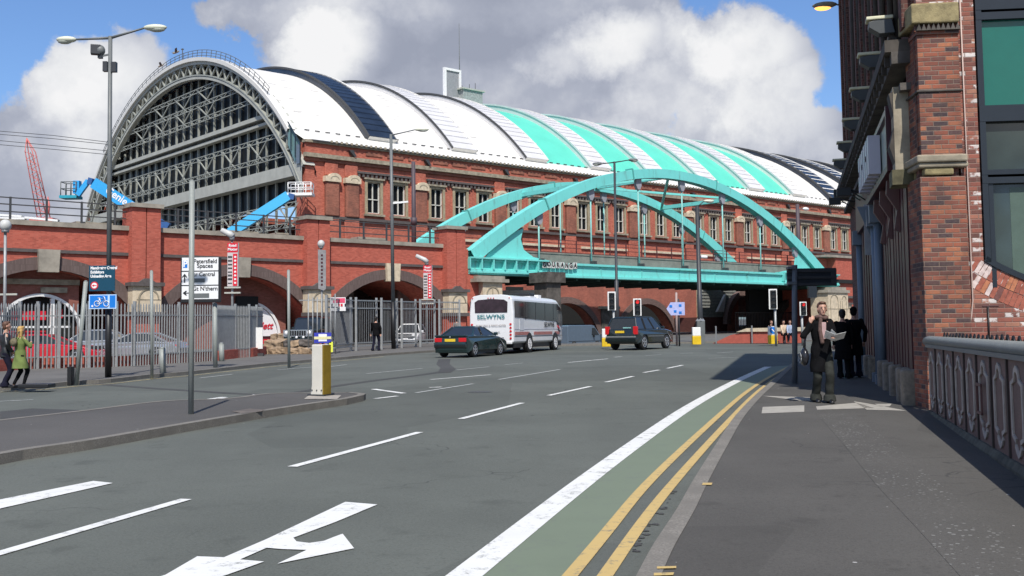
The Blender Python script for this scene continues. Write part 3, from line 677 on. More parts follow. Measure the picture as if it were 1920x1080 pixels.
mb=MB(); mb.bx(-30,48.3,VV+.5,VV+10,7.0,7.1,m_conc) if 0 else mb.bx(-30,46,VV+8,VV+11.5,6.7,7.1,m_conc); vb(mb,'deck')
for i in range(4):
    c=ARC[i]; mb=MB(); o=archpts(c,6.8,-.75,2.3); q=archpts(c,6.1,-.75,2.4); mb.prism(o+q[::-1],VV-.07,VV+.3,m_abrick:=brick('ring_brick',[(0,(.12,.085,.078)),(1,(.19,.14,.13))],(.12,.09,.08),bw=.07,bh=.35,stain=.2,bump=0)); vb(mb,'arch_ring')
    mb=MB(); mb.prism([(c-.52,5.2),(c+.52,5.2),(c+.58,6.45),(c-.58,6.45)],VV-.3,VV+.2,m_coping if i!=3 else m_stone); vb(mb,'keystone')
mb=MB()
for a,b in zip([-30]+PS,PS+[48.3]):
    mb.bx(a+.85 if a>0 else a,b-.85,VV-.12,VV,6.28,6.46,m_dstone)
vb(mb,'string_course')
mb=MB()
for a,b in zip([-30]+PS[:-1],PS): mb.bx(a+.8,b-.8,VV-.18,VV+.7,7.75,8.02,m_coping)
vb(mb,'coping')
for p in PS:
    mb=MB(); mb.bx(p-.85,p-.03,VV-.62,VV,4.7,9.1,m_vbrick); mb.bx(p+.03,p+.85,VV-.62,VV,4.7,9.1,m_vbrick); mb.bx(p-.03,p+.03,VV-.5,VV,4.7,9.1,m_dbrick2)
    mb.bx(p-.85,p+.85,VV+.01,VV+.9,7.7,9.1,m_vbrick)
    mb.bx(p-.85,p+.85,VV-.62,VV,0,3.0,m_vbrick); o=vb(mb,'pier')
    mb=MB(); mb.bx(p-.98,p+.98,VV-.78,VV+1,9.1,9.34,m_coping); c=mb.build('pier_cap',parent=o,off=VO)
    mb=MB(); mb.bx(p-1.0,p+1.0,VV-.95,VV,4.5,4.72,m_dstone); mb.prism([(p-.5,4.72),(p+.5,4.72),(p+.15,4.95),(p-.15,4.95)],VV-.85,VV,m_dstone)
    mb.bx(p-.95,p+.95,VV-.9,VV,2.75,3.0,m_dstone); mb.build('ledge',parent=o,off=VO)
    mb=MB(); mb.bx(p-.85,p+.85,VV-.78,VV,3.0,4.5,m_stone)
    mb.prism([(p+.1+r*math.cos(t),3.75+r*math.sin(t)) for r,rg in ((.62,range(13)),(.54,range(12,-1,-1))) for t in [PI*j/12 for j in rg]],VV-.82,VV-.77,m_gstone)
    mb.bx(p-.52,p-.44,VV-.82,VV-.77,3.05,3.75,m_gstone); mb.bx(p-.6,p+.8,VV-.80,VV-.77,3.70,3.74,m_gstone); mb.build('pedestal_block',parent=o,off=VO)
mb=MB(); s=-12
while s<46:
    if min(abs(s-p) for p in PS)>1: mb.bx(s-.05,s+.05,VV+.25,VV+.35,8.0,9.3,m_rail)
    s+=1.9
for z in (8.45,8.85,9.22): mb.bx(-30,45.8,VV+.27,VV+.33,z,z+.06,m_rail)
vb(mb,'railing')
mb=MB(); mb.bx(34,35.1-2.2,VV+.8,VV+1.8,7.9,8.25,m_coping); mb.bx(20.1,22.2,VV+.6,VV+1.6,7.9,8.2,m_coping); mb.bx(39.2,41.6,VV+.8,VV+1.8,7.9,8.3,m_coping); mb.bx(29,31.5,VV+.6,VV+1.6,7.9,8.2,m_coping); vb(mb,'parapet_block')
# bay fillings
def arched_hole(a,b,zt,c,R,zc,zs,v0,v1,m):
    mb=MB(); ap=archpts(c,R,zc,zs); mb.prism([(a,0),(a,zt),(b,zt),(b,0),(ap[-1][0],0)]+ap[::-1]+[(ap[0][0],0)],v0,v1,m); vb(mb,'infill_wall')
arched_hole(12.6,20.4,6,18.3,2.35,1.7,1.2,VV+.9,VV+1.3,m_obrick2:=brick('infill_brick',[(0,(.24,.085,.06)),(1,(.34,.13,.10))],(.26,.14,.115),stain=.25,bump=0))
mb=MB(); mb.bx(15.9,20.4,VV+.75,VV+.9,4.55,4.85,m_gstone); vb(mb,'stone_band'); mb=MB(); mb.bx(18.3,19.7,VV+.7,VV+.9,4.1,4.4,m_gstone); vb(mb,'stone_plaque')
arched_hole(25,33.9,6,31.2,2.3,1.5,1.0,VV+1.4,VV+1.8,m_obrick2)
mb=MB(); mb.bx(36.0,38.6,VV+2.6,VV+3,0,5.6,mat('grey_render',(.12,.115,.11),.9,var=.3)); vb(mb,'rendered_wall'); mb=MB(); mb.bx(38.6,39.7,VV+2.2,VV+3,0,5.6,m_gstone2:=mat('dark_brown_stone',(.07,.06,.05),.9,var=.3)); vb(mb,'stone_jamb'); mb=MB(); mb.bx(44.0,45.5,VV+3,VV+3.4,0,5,m_dbrick); vb(mb,'inner_pier')  # jamb stone is dark brown, mottled at random
def shopfront(name,label,c,R,zc,v,words):
    t=thing(name,label,'shopfront',sv(c,v,zat(c,v)),RZ_U); z0=zat(c,v); mb=MB()
    o=[(R*math.cos(a),zc+R*math.sin(a)-z0) for a in [PI*j/24 for j in range(25)]]; q=[((R-.16)*math.cos(a),zc+(R-.16)*math.sin(a)-z0) for a in [PI*j/24 for j in range(25)]]
    mb.prism([(R,0)]+o+[(-R,0),(-R+.16,0)]+q[::-1]+[(R-.16,0)],-.1,.15,m_white); return t,mb,z0
t,mb,z0=shopfront('arched_shopfront','white arched frame with dark glazing and red sign boards in the leftmost arch',18.3,2.3,1.75,VV+.85,'')
mb.bx(.55,.75,-.08,.12,0,3.2,m_white); mb.bx(-2.1,1.6,-.08,.1,1.55,1.66,m_white); mb.build('frame',t)
mb=MB(); mb.bx(-2.2,2.2,.5,.55,0,3.6,m_dark); mb.build('backdrop',t)  # near-black sheet painted for the unlit shop interior
mb=MB(); mb.bx(-1.4,.4,.3,.36,2.0,2.5,m_rsign); mb.bx(-1.6,.4,.3,.36,1.0,1.4,m_rsign); mb.bx(.9,1.3,.3,.36,2.1,2.6,m_rsign); mb.bx(-1.6,1.2,.3,.36,.62,.82,m_wplate); mb.bx(-1.4,.5,.3,.36,.3,.5,m_wplate); mb.build('sign_board',t)
t,mb,z0=shopfront('arched_shopfront','white arched shopfront with red script lettering behind the grey palings',31.2,2.25,1.5,VV+1.35,'')
mb.build('frame',t); mb=MB(); R=2.05
mb.prism([(R*math.cos(a),1.5+R*math.sin(a)-z0) for a in [PI*j/20 for j in range(21)]],0,.05,m_wplate); mb.bx(-2.05,2.05,0,.05,0,1.45-z0,mat('beige_panel',(.33,.27,.22),.6)); mb.build('tympanum',t)
mb=MB(); mb.bx(-2.05,2.05,-.04,0,1.35-z0,1.46-z0,m_maroon); mb.bx(.7,2.0,-.04,0,1.0-z0,1.3-z0,m_rsign); mb.bx(-.95,.55,-.25,-.05,0,3.4,m_dark); mb.bx(1.3,2.2,-.6,-.1,0,.35,m_rsign); mb.build('door_panel',t)
text('lettering','lett',.62,m_rsign,t,(1.25,-.03,2.15-z0),shear=.35,bold=.012); text('lettering','Bar',.62,m_rsign,t,(-1.45,-.03,2.1-z0),shear=.35,bold=.012)
# ------------------------------------------------------------------ bowstring bridge
br=thing('bowstring_bridge','turquoise steel bowstring arch bridge carrying the tracks over the road','bridge',sv(48.3,VV,5.9),RZ_U); BO=(48.3,VV,5.9)
def bb(mb,name,**k): return mb.build(name,parent=br,off=BO,**k)
S0,S1,SM=48.9,96.3,72.6
def az(s): return 7.25+8.3*(1-((s-SM)/23.7)**2)
for (v,nm) in ((VV+.45,'arch_rib'),(VV+10.3,'arch_rib')):
    mb=MB(); n=44; vs=[]; h=.40; w=.40
    for i in range(n+1):
        s=S0+(S1-S0)*i/n; z=az(s); sl=-2*8.3*(s-SM)/23.7**2; L=math.hypot(1,sl); nx,nz=-sl/L,1/L; hh=h*(1+.35*abs((s-SM)/23.7)**3)
        vs+=[(s+nx*hh,v-w,z+nz*hh),(s+nx*hh,v+w,z+nz*hh),(s-nx*hh,v+w,z-nz*hh),(s-nx*hh,v-w,z-nz*hh)]
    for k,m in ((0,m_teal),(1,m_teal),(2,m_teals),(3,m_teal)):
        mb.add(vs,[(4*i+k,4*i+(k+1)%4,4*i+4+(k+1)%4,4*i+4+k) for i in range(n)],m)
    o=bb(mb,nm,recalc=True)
    mb=MB()
    for s in (56.5,66.8,78.4,88.8):
        z=az(s); sl=-2*8.3*(s-SM)/23.7**2; L=math.hypot(1,sl); nx,nz=-sl/L,1/L
        mb.bar((s-nx*.5,v-w-.03,z-nz*.5),(s+nx*.5,v-w-.03,z+nz*.5),.07,.12,m_teals); mb.bar((s+nx*.5,v-w,z+nz*.5),(s+nx*.5,v+w,z+nz*.5),.1,.1,m_teals)
    mb.build('joint_plate',parent=o,off=BO)
for v,b in ((VV,VV+.9),(VV+9.85,VV+10.75)):
    mb=MB(); mb.bx(48.3,98.8,v+.12,b-.1,6.1,6.9,m_teal); mb.bx(48.3,98.8,v-.12,b,5.9,6.08,m_teal); mb.bx(48.3,98.8,v-.05,b,6.9,7.08,m_teal)
    for s0,s1 in ((48.3,56.3),(88.7,98.8)):
        mb.bx(s0,s1,v-.15,v+.1,5.98,6.3,m_teal); mb.bx(s0,s1,v-.3,b,7.08,7.2,m_teal); mb.bx(s0,s1,v-.25,v-.05,6.02,6.15,m_teal)
        s=s0
        while s<s1: mb.bx(s-.05,s+.05,v-.28,v+.12,6.3,7.08,m_teal); s+=1.15
    s=57.5
    while s<88: mb.bx(s-.12,s+.12,v+.09,v+.12,6.1,6.9,m_teals if 0 else m_teal); mb.bx(s-.02,s+.02,v+.07,v+.12,6.1,6.9,m_teals); s+=5.1
    bb(mb,'edge_girder')
    mb=MB(); mb.prism([(50.2,7.2),(57.2,7.2),(55.2,7.45),(54.2,8.0),(53.9,8.8),(54.2,9.7),(52,8.9)],v+.35,v+.45,m_teal); bb(mb,'gusset_plate'); mb=MB(); mb.prism([(95,7.2),(88.6,7.2),(90.4,7.45),(91.4,8.0),(91.6,8.8),(91.2,9.6),(93,8.8)],v+.35,v+.45,m_teal); bb(mb,'gusset_plate')
mb=MB(); mb.bx(48.5,98.6,VV+.9,VV+9.85,6.3,6.9,m_teals2:=mat('deck_soffit_shade_green',(.025,.06,.05),.7,var=.3));  # deck underside coloured dark green to carry the shade beneath it
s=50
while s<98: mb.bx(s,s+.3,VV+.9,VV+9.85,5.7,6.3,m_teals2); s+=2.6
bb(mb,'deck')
mb=MB(); mb.bx(53.5,94.5,VV+1.0,VV+1.2,6.9,7.85,m_conc); mb.bx(53.5,94.5,VV+.95,VV+1.25,7.85,7.97,m_conc); bb(mb,'parapet')
HP=[pv(VV+.45,x,420)[0] for x in (1010,1106.7,1195.7,1276.5,1351.6,1424,1489)]
step=(HP[-1]-HP[0])/6
for v in (VV+.45,VV+10.3):
    for i in range(-1 if 0 else 0,7):
        s=HP[0]+step*i; z=az(s)-.4; mb=MB(); mb.tube([(s,v,6.3),(s,v,z-.5)],.07,m_teall:=mat('hanger_pale_teal',(.23,.50,.46),.5),8); mb.bx(s-.12,s+.12,v-.5,v+.1,7.08,7.35,m_rail); o=bb(mb,'hanger')
        mb=MB(); mb.prism([(s-.34,z+.1),(s+.34,z+.1),(s+.34,z-.6),(s+.15,z-.95),(s-.15,z-.95),(s-.34,z-.6)],v-.14,v+.14,mat('bracket_grey_paint',(.30,.30,.33),.6,var=.15)); mb.build('hanger_bracket',parent=o,off=BO)
a,b=VV+.8,VV+9.9
for p,q,w in (((62.8,a),(62.8,b),.4),((82.0,a),(82.0,b),.4),((72.4,a),(72.4,b),.3),((62.8,a),(72.4,b),.22),((72.4,a),(62.8,b),.22),((72.4,a),(82,b),.22),((82,a),(72.4,b),.22)):
    mb=MB(); mb.bar((p[0],p[1],az(p[0])-.1),(q[0],q[1],az(q[0])-.1),w,w*.9,m_teal); bb(mb,'bracing_strut')
for v,m in ((VV+1.6,m_brail),):
    mb=MB(); s=49
    while s<100: mb.bx(s-.04,s+.04,v,v+.08,7.0,9.12,m); s+=2.05
    for z in (8.05,8.45,8.8,9.08): mb.bx(49,100,v+.01,v+.06,z,z+.05,m)
    bb(mb,'railing')
mb=MB(); rr=random.Random(3); x0=pv(VV,1015,497)[0]; x1=pv(VV,1081,497)[0]; w=(x1-x0)/8
for i in range(8): mb.cb((x0+w*(i+.5),VV-.09,6.86+rr.uniform(-.04,.04)),(w*.86,.02,.5),mat('letter_sheet',(.55,.55,.52),.8,var=.2))
sg=bb(mb,'letter_sheet')
for i,ch in enumerate('GOURANGA'): o=text('lettering',ch,.52,m_black,sg,(x0+w*(i+.5)-48.3,-.11,6.85-5.9+rr.uniform(-.05,.05)),bold=.02,sx=.85); o.rotation_euler=(PI/2,rr.uniform(-.12,.12),0)
# abutments
ab=thing('bridge_abutment','cream stone and brick abutment under the left end of the teal bridge','abutment',sv(50,VV,zat(50,VV)),RZ_U); AO=(50,VV,zat(50,VV))
def abt(mb,name,p=ab,o=AO): return mb.build(name,parent=p,off=o)
mb=MB(); mb.bx(49.2,51.1,VV-.6,VV+.6,.5,5.3,m_stone); 
mb.prism([(50.15+r*math.cos(t),4.4+r*math.sin(t)) for r,rg in ((.62,range(13)),(.52,range(12,-1,-1))) for t in [PI*j/12 for j in rg]],VV-.65,VV-.58,m_gstone)
for x in (49.55,50.7): mb.bx(x,x+.08,VV-.64,VV-.58,2.0,4.4,m_gstone)
mb.bx(50.1,50.18,VV-.63,VV-.58,2.0,5.0,m_gstone); mb.bx(49.3,51,VV-.64,VV-.58,3.9,3.96,m_gstone); abt(mb,'stone_pier')
mb=MB(); mb.bx(48.4,51.6,VV-.85,VV+.8,5.3,5.55,m_coping); mb.bx(48.7,51.3,VV-.7,VV+.8,5.55,5.78,m_coping); abt(mb,'bearing_ledge')
mb=MB(); mb.bx(48.0,49.2,VV-.1,VV+10,.3,5.85,m_vbrick); abt(mb,'wall')
mb=MB(); mb.bx(51.2,51.75,VV+.8,VV+1.3,.5,5.6,m_white); abt(mb,'white_post')
a2=thing('bridge_abutment','cream stone pedestal and brick pier under the right end of the bridge','abutment',sv(98,VV,zat(98,VV)),RZ_U); A2=(98,VV,zat(98,VV))
mb=MB(); mb.bx(95.4,99.2,VV-.9,VV+1.2,2.2,5.2,m_stone); mb.bx(99.2,100.6,VV-.5,VV+.6,1.9,4.0,m_stone)
for x,w,z in ((96.5,.75,4.3),(98.4,.42,4.5),(99.9,.42,3.3)):
    dv=-.95 if x<99.2 else -.55
    mb.prism([(x+r*math.cos(t),z+r*math.sin(t)) for r,rg in ((w,range(13)),(w-.09,range(12,-1,-1))) for t in [PI*j/12 for j in rg]],VV+dv,VV+dv+.08,m_gstone)
for x in (95.75,97.2,97.6,98.0,98.8): mb.bx(x,x+.06,VV-.94,VV-.88,2.3,4.35,m_gstone)
mb.bx(95.4,99.2,VV-.93,VV-.88,3.5,3.55,m_gstone); abt(mb,'stone_pier',a2,A2)
mb=MB(); mb.bx(95.2,99.4,VV-1.05,VV+1.3,5.2,5.5,m_coping); mb.bx(96.2,98.9,VV-.9,VV+1,5.5,5.8,m_coping); mb.bx(99.2,100.8,VV-.65,VV+.6,4.0,4.2,m_dstone); abt(mb,'bearing_ledge',a2,A2)
mb=MB(); mb.bx(95.4,101,VV-.8,VV+1.2,0,2.2,m_vbrick); mb.bx(97.2,98.9,VV+1.3,VV+3,5,9.0,m_vbrick); mb.bx(99.0,118,VV+.3,VV+12,0,9.05,m_vbrick); mb.bx(99,118,VV,VV+.3,4.7,4.95,m_dstone); abt(mb,'wall',a2,A2)
mb=MB(); mb.bx(97,118,VV+.1,VV+3,9.05,9.3,m_coping); abt(mb,'coping',a2,A2)
P=dep(965,560,86); t=thing('white_awning','white flat canopy seen over the coach roof beneath the bridge','canopy',P,0); t.location.z=gz(P.x,P.y); zz=dep(965,551,86).z-t.location.z
mb=MB(); mb.prism([(-2.0,zz-.5),(2.2,zz-.5),(2.0,zz+.15),(1.6,zz+.3),(-1.9,zz+.3)],0,2.5,m_white); mb.build('canopy',t)
mb=MB()
for x in (-1.8,1.8): mb.tube([(x,1.2,0),(x,1.2,zz-.5)],.06,m_galv,6)
mb.build('canopy_post',t)
# dark stone column below the deck
t=thing('stone_column','blackened rough stone column under the bridge behind the coach','column',dep(1028,640,80),RZ_U); t.location.z=.7
mb=MB(); mb.bx(-.75,.75,-.75,.75,0,5.3,m_soot:=mat('blackened_stone',(.085,.075,.065),.9,var=.5,scale=2,bump=.5)); mb.bx(-.95,.95,-.95,.95,0,.6,m_soot); mb.build('shaft',t,bevel=.08); mb=MB(); mb.bx(-1.0,1.0,-1.0,1.0,4.6,5.4,m_soot); mb.build('capital',t)
# wall with arches beyond the bridge
VW=78.
sL,sR=pv(VW,1000,560)[0],pv(VW,1309,560)[0]; c1,c2=pv(VW,1063,590)[0],pv(VW,1213,590)[0]
bw=thing('arched_brick_wall','soot stained brick wall with two dark arches seen under the bridge','wall',sv(sL,VW,zat(sL,VW)),RZ_U); WO=(sL,VW,zat(sL,VW))
def wb(mb,name): return mb.build(name,parent=bw,off=WO)
mb=MB(); mid=(c1+c2)/2
for a,b,c in ((sL,mid,c1),(mid,sR,c2)):
    ap=archpts(c,5.0,-.5,1.0); mb.prism([(a,-.5),(a,6.35),(b,6.35),(b,-.5),(ap[-1][0],-.5)]+ap[::-1]+[(ap[0][0],-.5)],VW,VW+1.5,m_obrick3:=brick('sooty_red_brick',[(0,(.34,.10,.07)),(1,(.46,.15,.10))],(.34,.18,.14),stain=.4,sc=.5,streak=.3,bump=0))
    r=MB(); r.prism(archpts(c,5.65,-.5,1.0)+ap[::-1],VW-.08,VW+.2,m_dbrick); wb(r,'arch_ring')
wb(mb,'wall')
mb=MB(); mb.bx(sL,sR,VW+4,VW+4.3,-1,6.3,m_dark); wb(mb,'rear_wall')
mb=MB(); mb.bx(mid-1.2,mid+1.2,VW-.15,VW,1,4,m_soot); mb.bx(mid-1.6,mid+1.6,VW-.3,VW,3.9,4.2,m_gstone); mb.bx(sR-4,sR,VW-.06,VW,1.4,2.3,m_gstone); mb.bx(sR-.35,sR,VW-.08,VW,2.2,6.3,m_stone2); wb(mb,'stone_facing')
# building with ribbed metal roof, right of that wall
P=dep(1360,640,118); t=thing('lean_to_building','low dark building with a ribbed grey metal roof under the bridge','building',P,RZ_U); t.location.z=.9
d=118/F
mb=MB(); w=100*d/2/.75
mb.add([(-w,0,5.8),(w*1.25,0,4.9),(w*1.25,1.5,6.2),(-w,1.5,6.2)],[(0,1,2,3)],m_ribmetal:=mat('old_ribbed_metal',(.22,.225,.21),.7,var=.3))
for i in range(9): mb.bx(-w,w*1.2,-.05+.0*i,0,.0+2.3+.36*i,2.36+.36*i,m_pole)
mb.bx(-w,w*1.2,.01,.06,2.0,5.9,m_ribmetal); mb.build('roof',t)
mb=MB(); mb.bx(-w,w*.6,.0,4,-.5,2.0,mat('dark_red_brick',(.09,.03,.025),.9,var=.2)); mb.build('wall',t)
mb=MB(); ap=[( -w*.05+3.6+4.2*math.cos(a),1.2+4.0*math.sin(a)) for a in [PI-PI*.62*j/14 for j in range(15)]]; aq=[(-w*.05+3.6+3.5*math.cos(a),1.2+3.3*math.sin(a)) for a in [PI-PI*.62*j/14 for j in range(15)]]
mb.prism(ap+aq[::-1],-.9,-.3,m_dbrick); mb.prism([(-w*.05+.1,-.5)]+aq[:9]+[(aq[8][0],-.5)],-.6,-.4,m_obrick2); mb.prism([(ap[1][0]-1.2,2.6),(ap[3][0]-.1,4.4),(ap[4][0]-.1,4.6),(ap[2][0]-.1,2.6)],-.5,-.2,m_ribs); mb.build('arch',t)
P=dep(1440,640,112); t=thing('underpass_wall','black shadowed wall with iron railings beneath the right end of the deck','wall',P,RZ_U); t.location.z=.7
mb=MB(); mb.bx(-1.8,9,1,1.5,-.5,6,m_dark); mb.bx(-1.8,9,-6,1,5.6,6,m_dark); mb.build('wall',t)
mb=MB(); r=[(6.2+4.6*math.cos(a),-.2+4.6*math.sin(a)) for a in [PI-PI*.5*j/12 for j in range(13)]]; r2=[(6.2+3.9*math.cos(a),-.2+3.9*math.sin(a)) for a in [PI-PI*.5*j/12 for j in range(13)]]
mb.prism(r+r2[::-1],.2,.8,m_gstone2); mb.prism(r2+[(6.2,-.2)],.6,.8,m_obrick3); mb.build('arch_ring',t)
mb=MB()
for i in range(40): mb.bx(-7+i*.27,-6.96+i*.27,-1,-.95,.3,2.6,m_black)
mb.bx(-7,3.6,-1.02,-.93,2.5,2.58,m_black); mb.bx(-7,3.6,-1.02,-.93,.6,.7,m_black); mb.build('railing',t)
# low red wall with pale coping
a=at(1336,641,.11); b=at(1505,641,.11); c=Vector((a.x+ .6,a.y+1.5,a.z)); t=thing('low_wall','low red wall with cream coping across the junction','wall',a,0)
dv=(b-a); L=dv.length; ang=math.atan2(dv.y,dv.x); t.rotation_euler=(0,0,ang)
mb=MB(); mb.prism([(0,-.1),(L,-.1),(L,.62),(.35*L*.0+2.2,.62),(1.2,.42)],0,.4,mat('red_painted_brick',(.42,.10,.07),.8,var=.12)); mb.build('wall',t)
mb=MB(); mb.prism([(1.6,.60),(2.3,.84),(L,.86),(L,.62),(2.2,.62)],-.1,.9,m_stone); mb.build('coping',t)
mb=MB()
for x in (0.3,L*.46,L*.82): mb.bx(x,x+.07,-.25,-.18,-.1,1.0,m_galv)
mb.build('hand_post',t)
# ------------------------------------------------------------------ old brick building on the right
RZW=math.atan2(WD.y,WD.x); NB=(K0.x,K0.y,0)
nb=thing('corner_building','tall old brick corner building with shopfronts and green glazed end wall on the right','building',NB,RZW)
LW,HB=19.6,13.9
def nbp(mb,name,**k): return mb.build(name,parent=nb,**k)

mb=MB(); mb.prism([(0,0),(LW,0),(LW,-9),(.35+.16*9,-9),(.35,-.3),(0,-.3)],6.2,HB,m_fbrick,'xy'); mb.bx(0,.6,-.6,0,0,6.2,m_fbrick); mb.bx(6.7,7.2,-.6,0,0,6.2,m_fbrick); mb.bx(13.2,LW,-.6,0,0,6.2,m_fbrick); mb.prism([(.7,-.6),(LW,-.6),(LW,-9),(2.1,-9)],0,6.2,m_dark,'xy'); mb.bx(LW-.4,LW,-14,-9,0,HB,m_fbrick); nbp(mb,'facade_wall')
mb=MB()
x=.15
while x<LW: mb.bx(x,x+.45,0,.16,6.5,13.0,m_fbrick); x+=1.9
nbp(mb,'facade_pier',bevel=.02)
mb=MB()
for i in range(10):
    x=1.15+1.9*i
    for z in (7.2,9.3,11.3): mb.bx(x-.35,x+.35,.0,.01,z,z+1.35,m_glassd); mb.bx(x-.45,x+.45,0,.07,z+1.35,z+1.55,m_gstone); mb.bx(x-.45,x+.45,0,.09,z-.12,z,m_gstone)
nbp(mb,'upper_window_band')
mb=MB(); mb.bx(-.1,LW+.5,-.3,.62,HB,HB+.3,m_gstone2); mb.bx(-.1,LW+.3,-.3,.4,HB-.4,HB,m_gstone2); nbp(mb,'roof_cornice')  # out-of-view overhang shaped to throw the tip of the building's shadow
mb=MB(); mb.bx(.3,LW,0,.42,6.15,6.35,m_gstone2); mb.bx(.3,LW,0,.32,5.95,6.15,m_soot); mb.bx(.3,LW,0,.2,5.5,5.62,m_soot)
x=.6
while x<LW: mb.bx(x,x+.1,.2,.4,5.98,6.15,m_gstone2); x+=.6
nbp(mb,'shopfront_cornice')
for i,x in enumerate((.95,2.0,3.5,4.9,6.4,8.1,10,12.5,15.5)):
    mb=MB(); pts=[(x,.14,6.3),(x+.05,.16,9.5),(x-.05+.3*(i%2),.14,13.2)]; mb.tube(pts,.055,m_gstone2,7); nbp(mb,'drainpipe')
mb=MB(); mb.bx(1.2,6.6,.02,.22,4.3,5.45,m_maroon); nbp(mb,'fascia')
mb=MB(); mb.bx(1.4,6.3,.22,.27,4.42,5.35,mat('pale_green_signboard',(.36,.42,.35),.5,var=.08)); mb.bx(1.3,6.4,.22,.34,5.35,5.45,m_maroon); mb.bx(1.3,6.4,.22,.36,4.3,4.42,m_maroon); mb.bx(1.28,1.4,.22,.36,4.3,5.45,m_maroon); nbp(mb,'signboard')
for i in range(6):
    x=3.3+i*.55; mb=MB(); mb.bx(x,x+.34,.3,.52,4.55,5.3,m_lett:=mat('lilac_letter_block',(.50,.48,.56),.4,var=.05)); 
    if i%2: mb.bx(x+.1,x+.24,.29,.53,4.9,5.0,m_dark)
    nbp(mb,'sign_letter')
mb=MB(); mb.bx(.5,.95,-.05,.30,4.2,5.6,m_gstone); mb.prism([(.0,4.2),(.26,4.2),(.38,4.6),(.28,5.0),(.36,5.5),(0,5.6)],.52,.93,m_gstone2,'yz'); mb.bx(.45,1.0,-.05,.36,3.95,4.2,m_gstone3x:=mat('shaded_moss_stone',(.10,.09,.05),.9,var=.4,scale=6)); nbp(mb,'corbel')  # corbel colours darkened for the facade's shade and for weathering
mb=MB()
for x,w in ((.95,.5),(1.6,.35),(2.1,.3),(2.6,.35),(3.1,.3),(3.6,.5),(4.3,.35),(4.8,.3),(5.3,.35),(8.2,.4),(8.8,.4),(9.5,.5),(10.4,.4),(11.2,.5),(12,.6)): mb.bx(x,x+w,-.12,.1,.0,4.3,m_maroon)
mb.bx(.9,6.6,-.2,-.1,.0,4.3,mat('dark_maroon_panel',(.045,.008,.012),.4)); mb.bx(7.2,13.2,-.3,-.1,0,4.3,m_dark); mb.bx(7.2,13.2,-.1,.2,4.2,5.3,m_maroon); nbp(mb,'shopfront_panel')
for x in (2.2,3.7,5.2):
    mb=MB(); mb.prism([(.1,3.3),(.2,3.35),(.14,3.7),(.32,4.0),(.3,4.25),(.1,4.25)],x-.07,x+.07,m_redb:=mat('pinkish_bracket',(.13,.06,.055),.5),'yz'); nbp(mb,'bracket')
for x in (6.5,7.4,13.0):
    mb=MB(); mb.tube([(x,.14,.5),(x,.14,3.9)],.09,m_bluep,12); mb.bx(x-.17,x+.17,-.05,.32,3.9,4.3,m_bluep); mb.bx(x-.16,x+.16,-.02,.3,0,.55,m_bluep); nbp(mb,'column')
for x in (.75,1.55,2.9,4.4,5.7,8.6,10.2):
    mb=MB(); mb.bx(x,x+.34,.0,.30,.0,.88,m_granite); nbp(mb,'granite_plinth',bevel=.05,seg=3)
for i,x in enumerate((9.2,11.0,14.5)): 
    mb=MB(); mb.tube([(x,0,4.9+.2*i),(x,.55,5.0+.2*i)],.025,m_black,6); mb.tube([(x,0,4.6+.2*i),(x,.5,4.95+.2*i)],.02,m_black,6); mb.cb((x,.7,4.95+.2*i),(.22,.34,.2),m_black); nbp(mb,'bracket_lamp',bevel=.03)
mb=MB(); mb.prism([(.1,4.4),(.5,4.4),(.1,3.4)],7.6,7.64,m_bluep,'yz'); mb.bx(8.1,8.15,.1,.32,3.3,4.5,mat('hanging_board',(.30,.31,.34),.5)); nbp(mb,'hanging_sign')
# end wall, facing the camera
ew=-R_(5.9)-RZW; EW=12.
def enp(mb,name,**k): o=mb.build(name,parent=nb,**k); o.rotation_euler=(0,0,ew); return o
XC,ZC,RW=2.97,5.72,3.7
arc=[(XC-RW*math.cos(t),ZC-RW*math.sin(t)) for t in [math.asin((ZC-2.62)/RW)+(PI-2*math.asin((ZC-2.62)/RW))*i/30 for i in range(31)]]
x1=arc[-1][0]
mb=MB(); mb.prism([(.66,0),(.66,HB),(arc[0][0],HB)]+arc+[(x1,HB),(EW,HB),(EW,0)],0,.5,m_wbrick); mb.bx(EW,EW+.1,0,8,0,HB,m_wbrick); enp(mb,'end_wall')
mb=MB(); mb.bx(-.02,.68,-.14,.6,0,3.98,m_cbrick); mb.bx(.02,.66,-.12,.6,4.3,6.28,m_cbrick); mb.bx(-.02,.70,-.15,.6,5.35,5.38,m_soot); mb.bx(0.02,.66,-.13,.6,6.72,HB,m_wbrick); mb.bx(-.0,.67,-.15,.6,6.28,6.34,m_cbrick); enp(mb,'corner_pilaster',bevel=.008)
mb=MB(); mb.bx(-.05,.72,-.20,.6,4.12,4.2,m_gstone); mb.bx(-.08,.70,-.24,.6,4.2,4.32,m_gstone); mb.bx(.05,.5,-.17,.5,4.0,4.12,m_ystone); enp(mb,'stone_band',bevel=.025); mb=MB(); mb.bx(-.08,.66,-.22,.6,6.45,6.78,m_ystone); enp(mb,'stone_capping',bevel=.025)
mb=MB()
for i in range(9): x=.0+i*.075; mb.prism([(x,6.34),(x+.0375,6.45),(x+.075,6.34)],-.20,-.12,m_soot)
mb.bx(-.02,.68,-.13,-.1,6.34,6.45,m_cbrick); enp(mb,'sawtooth_course')
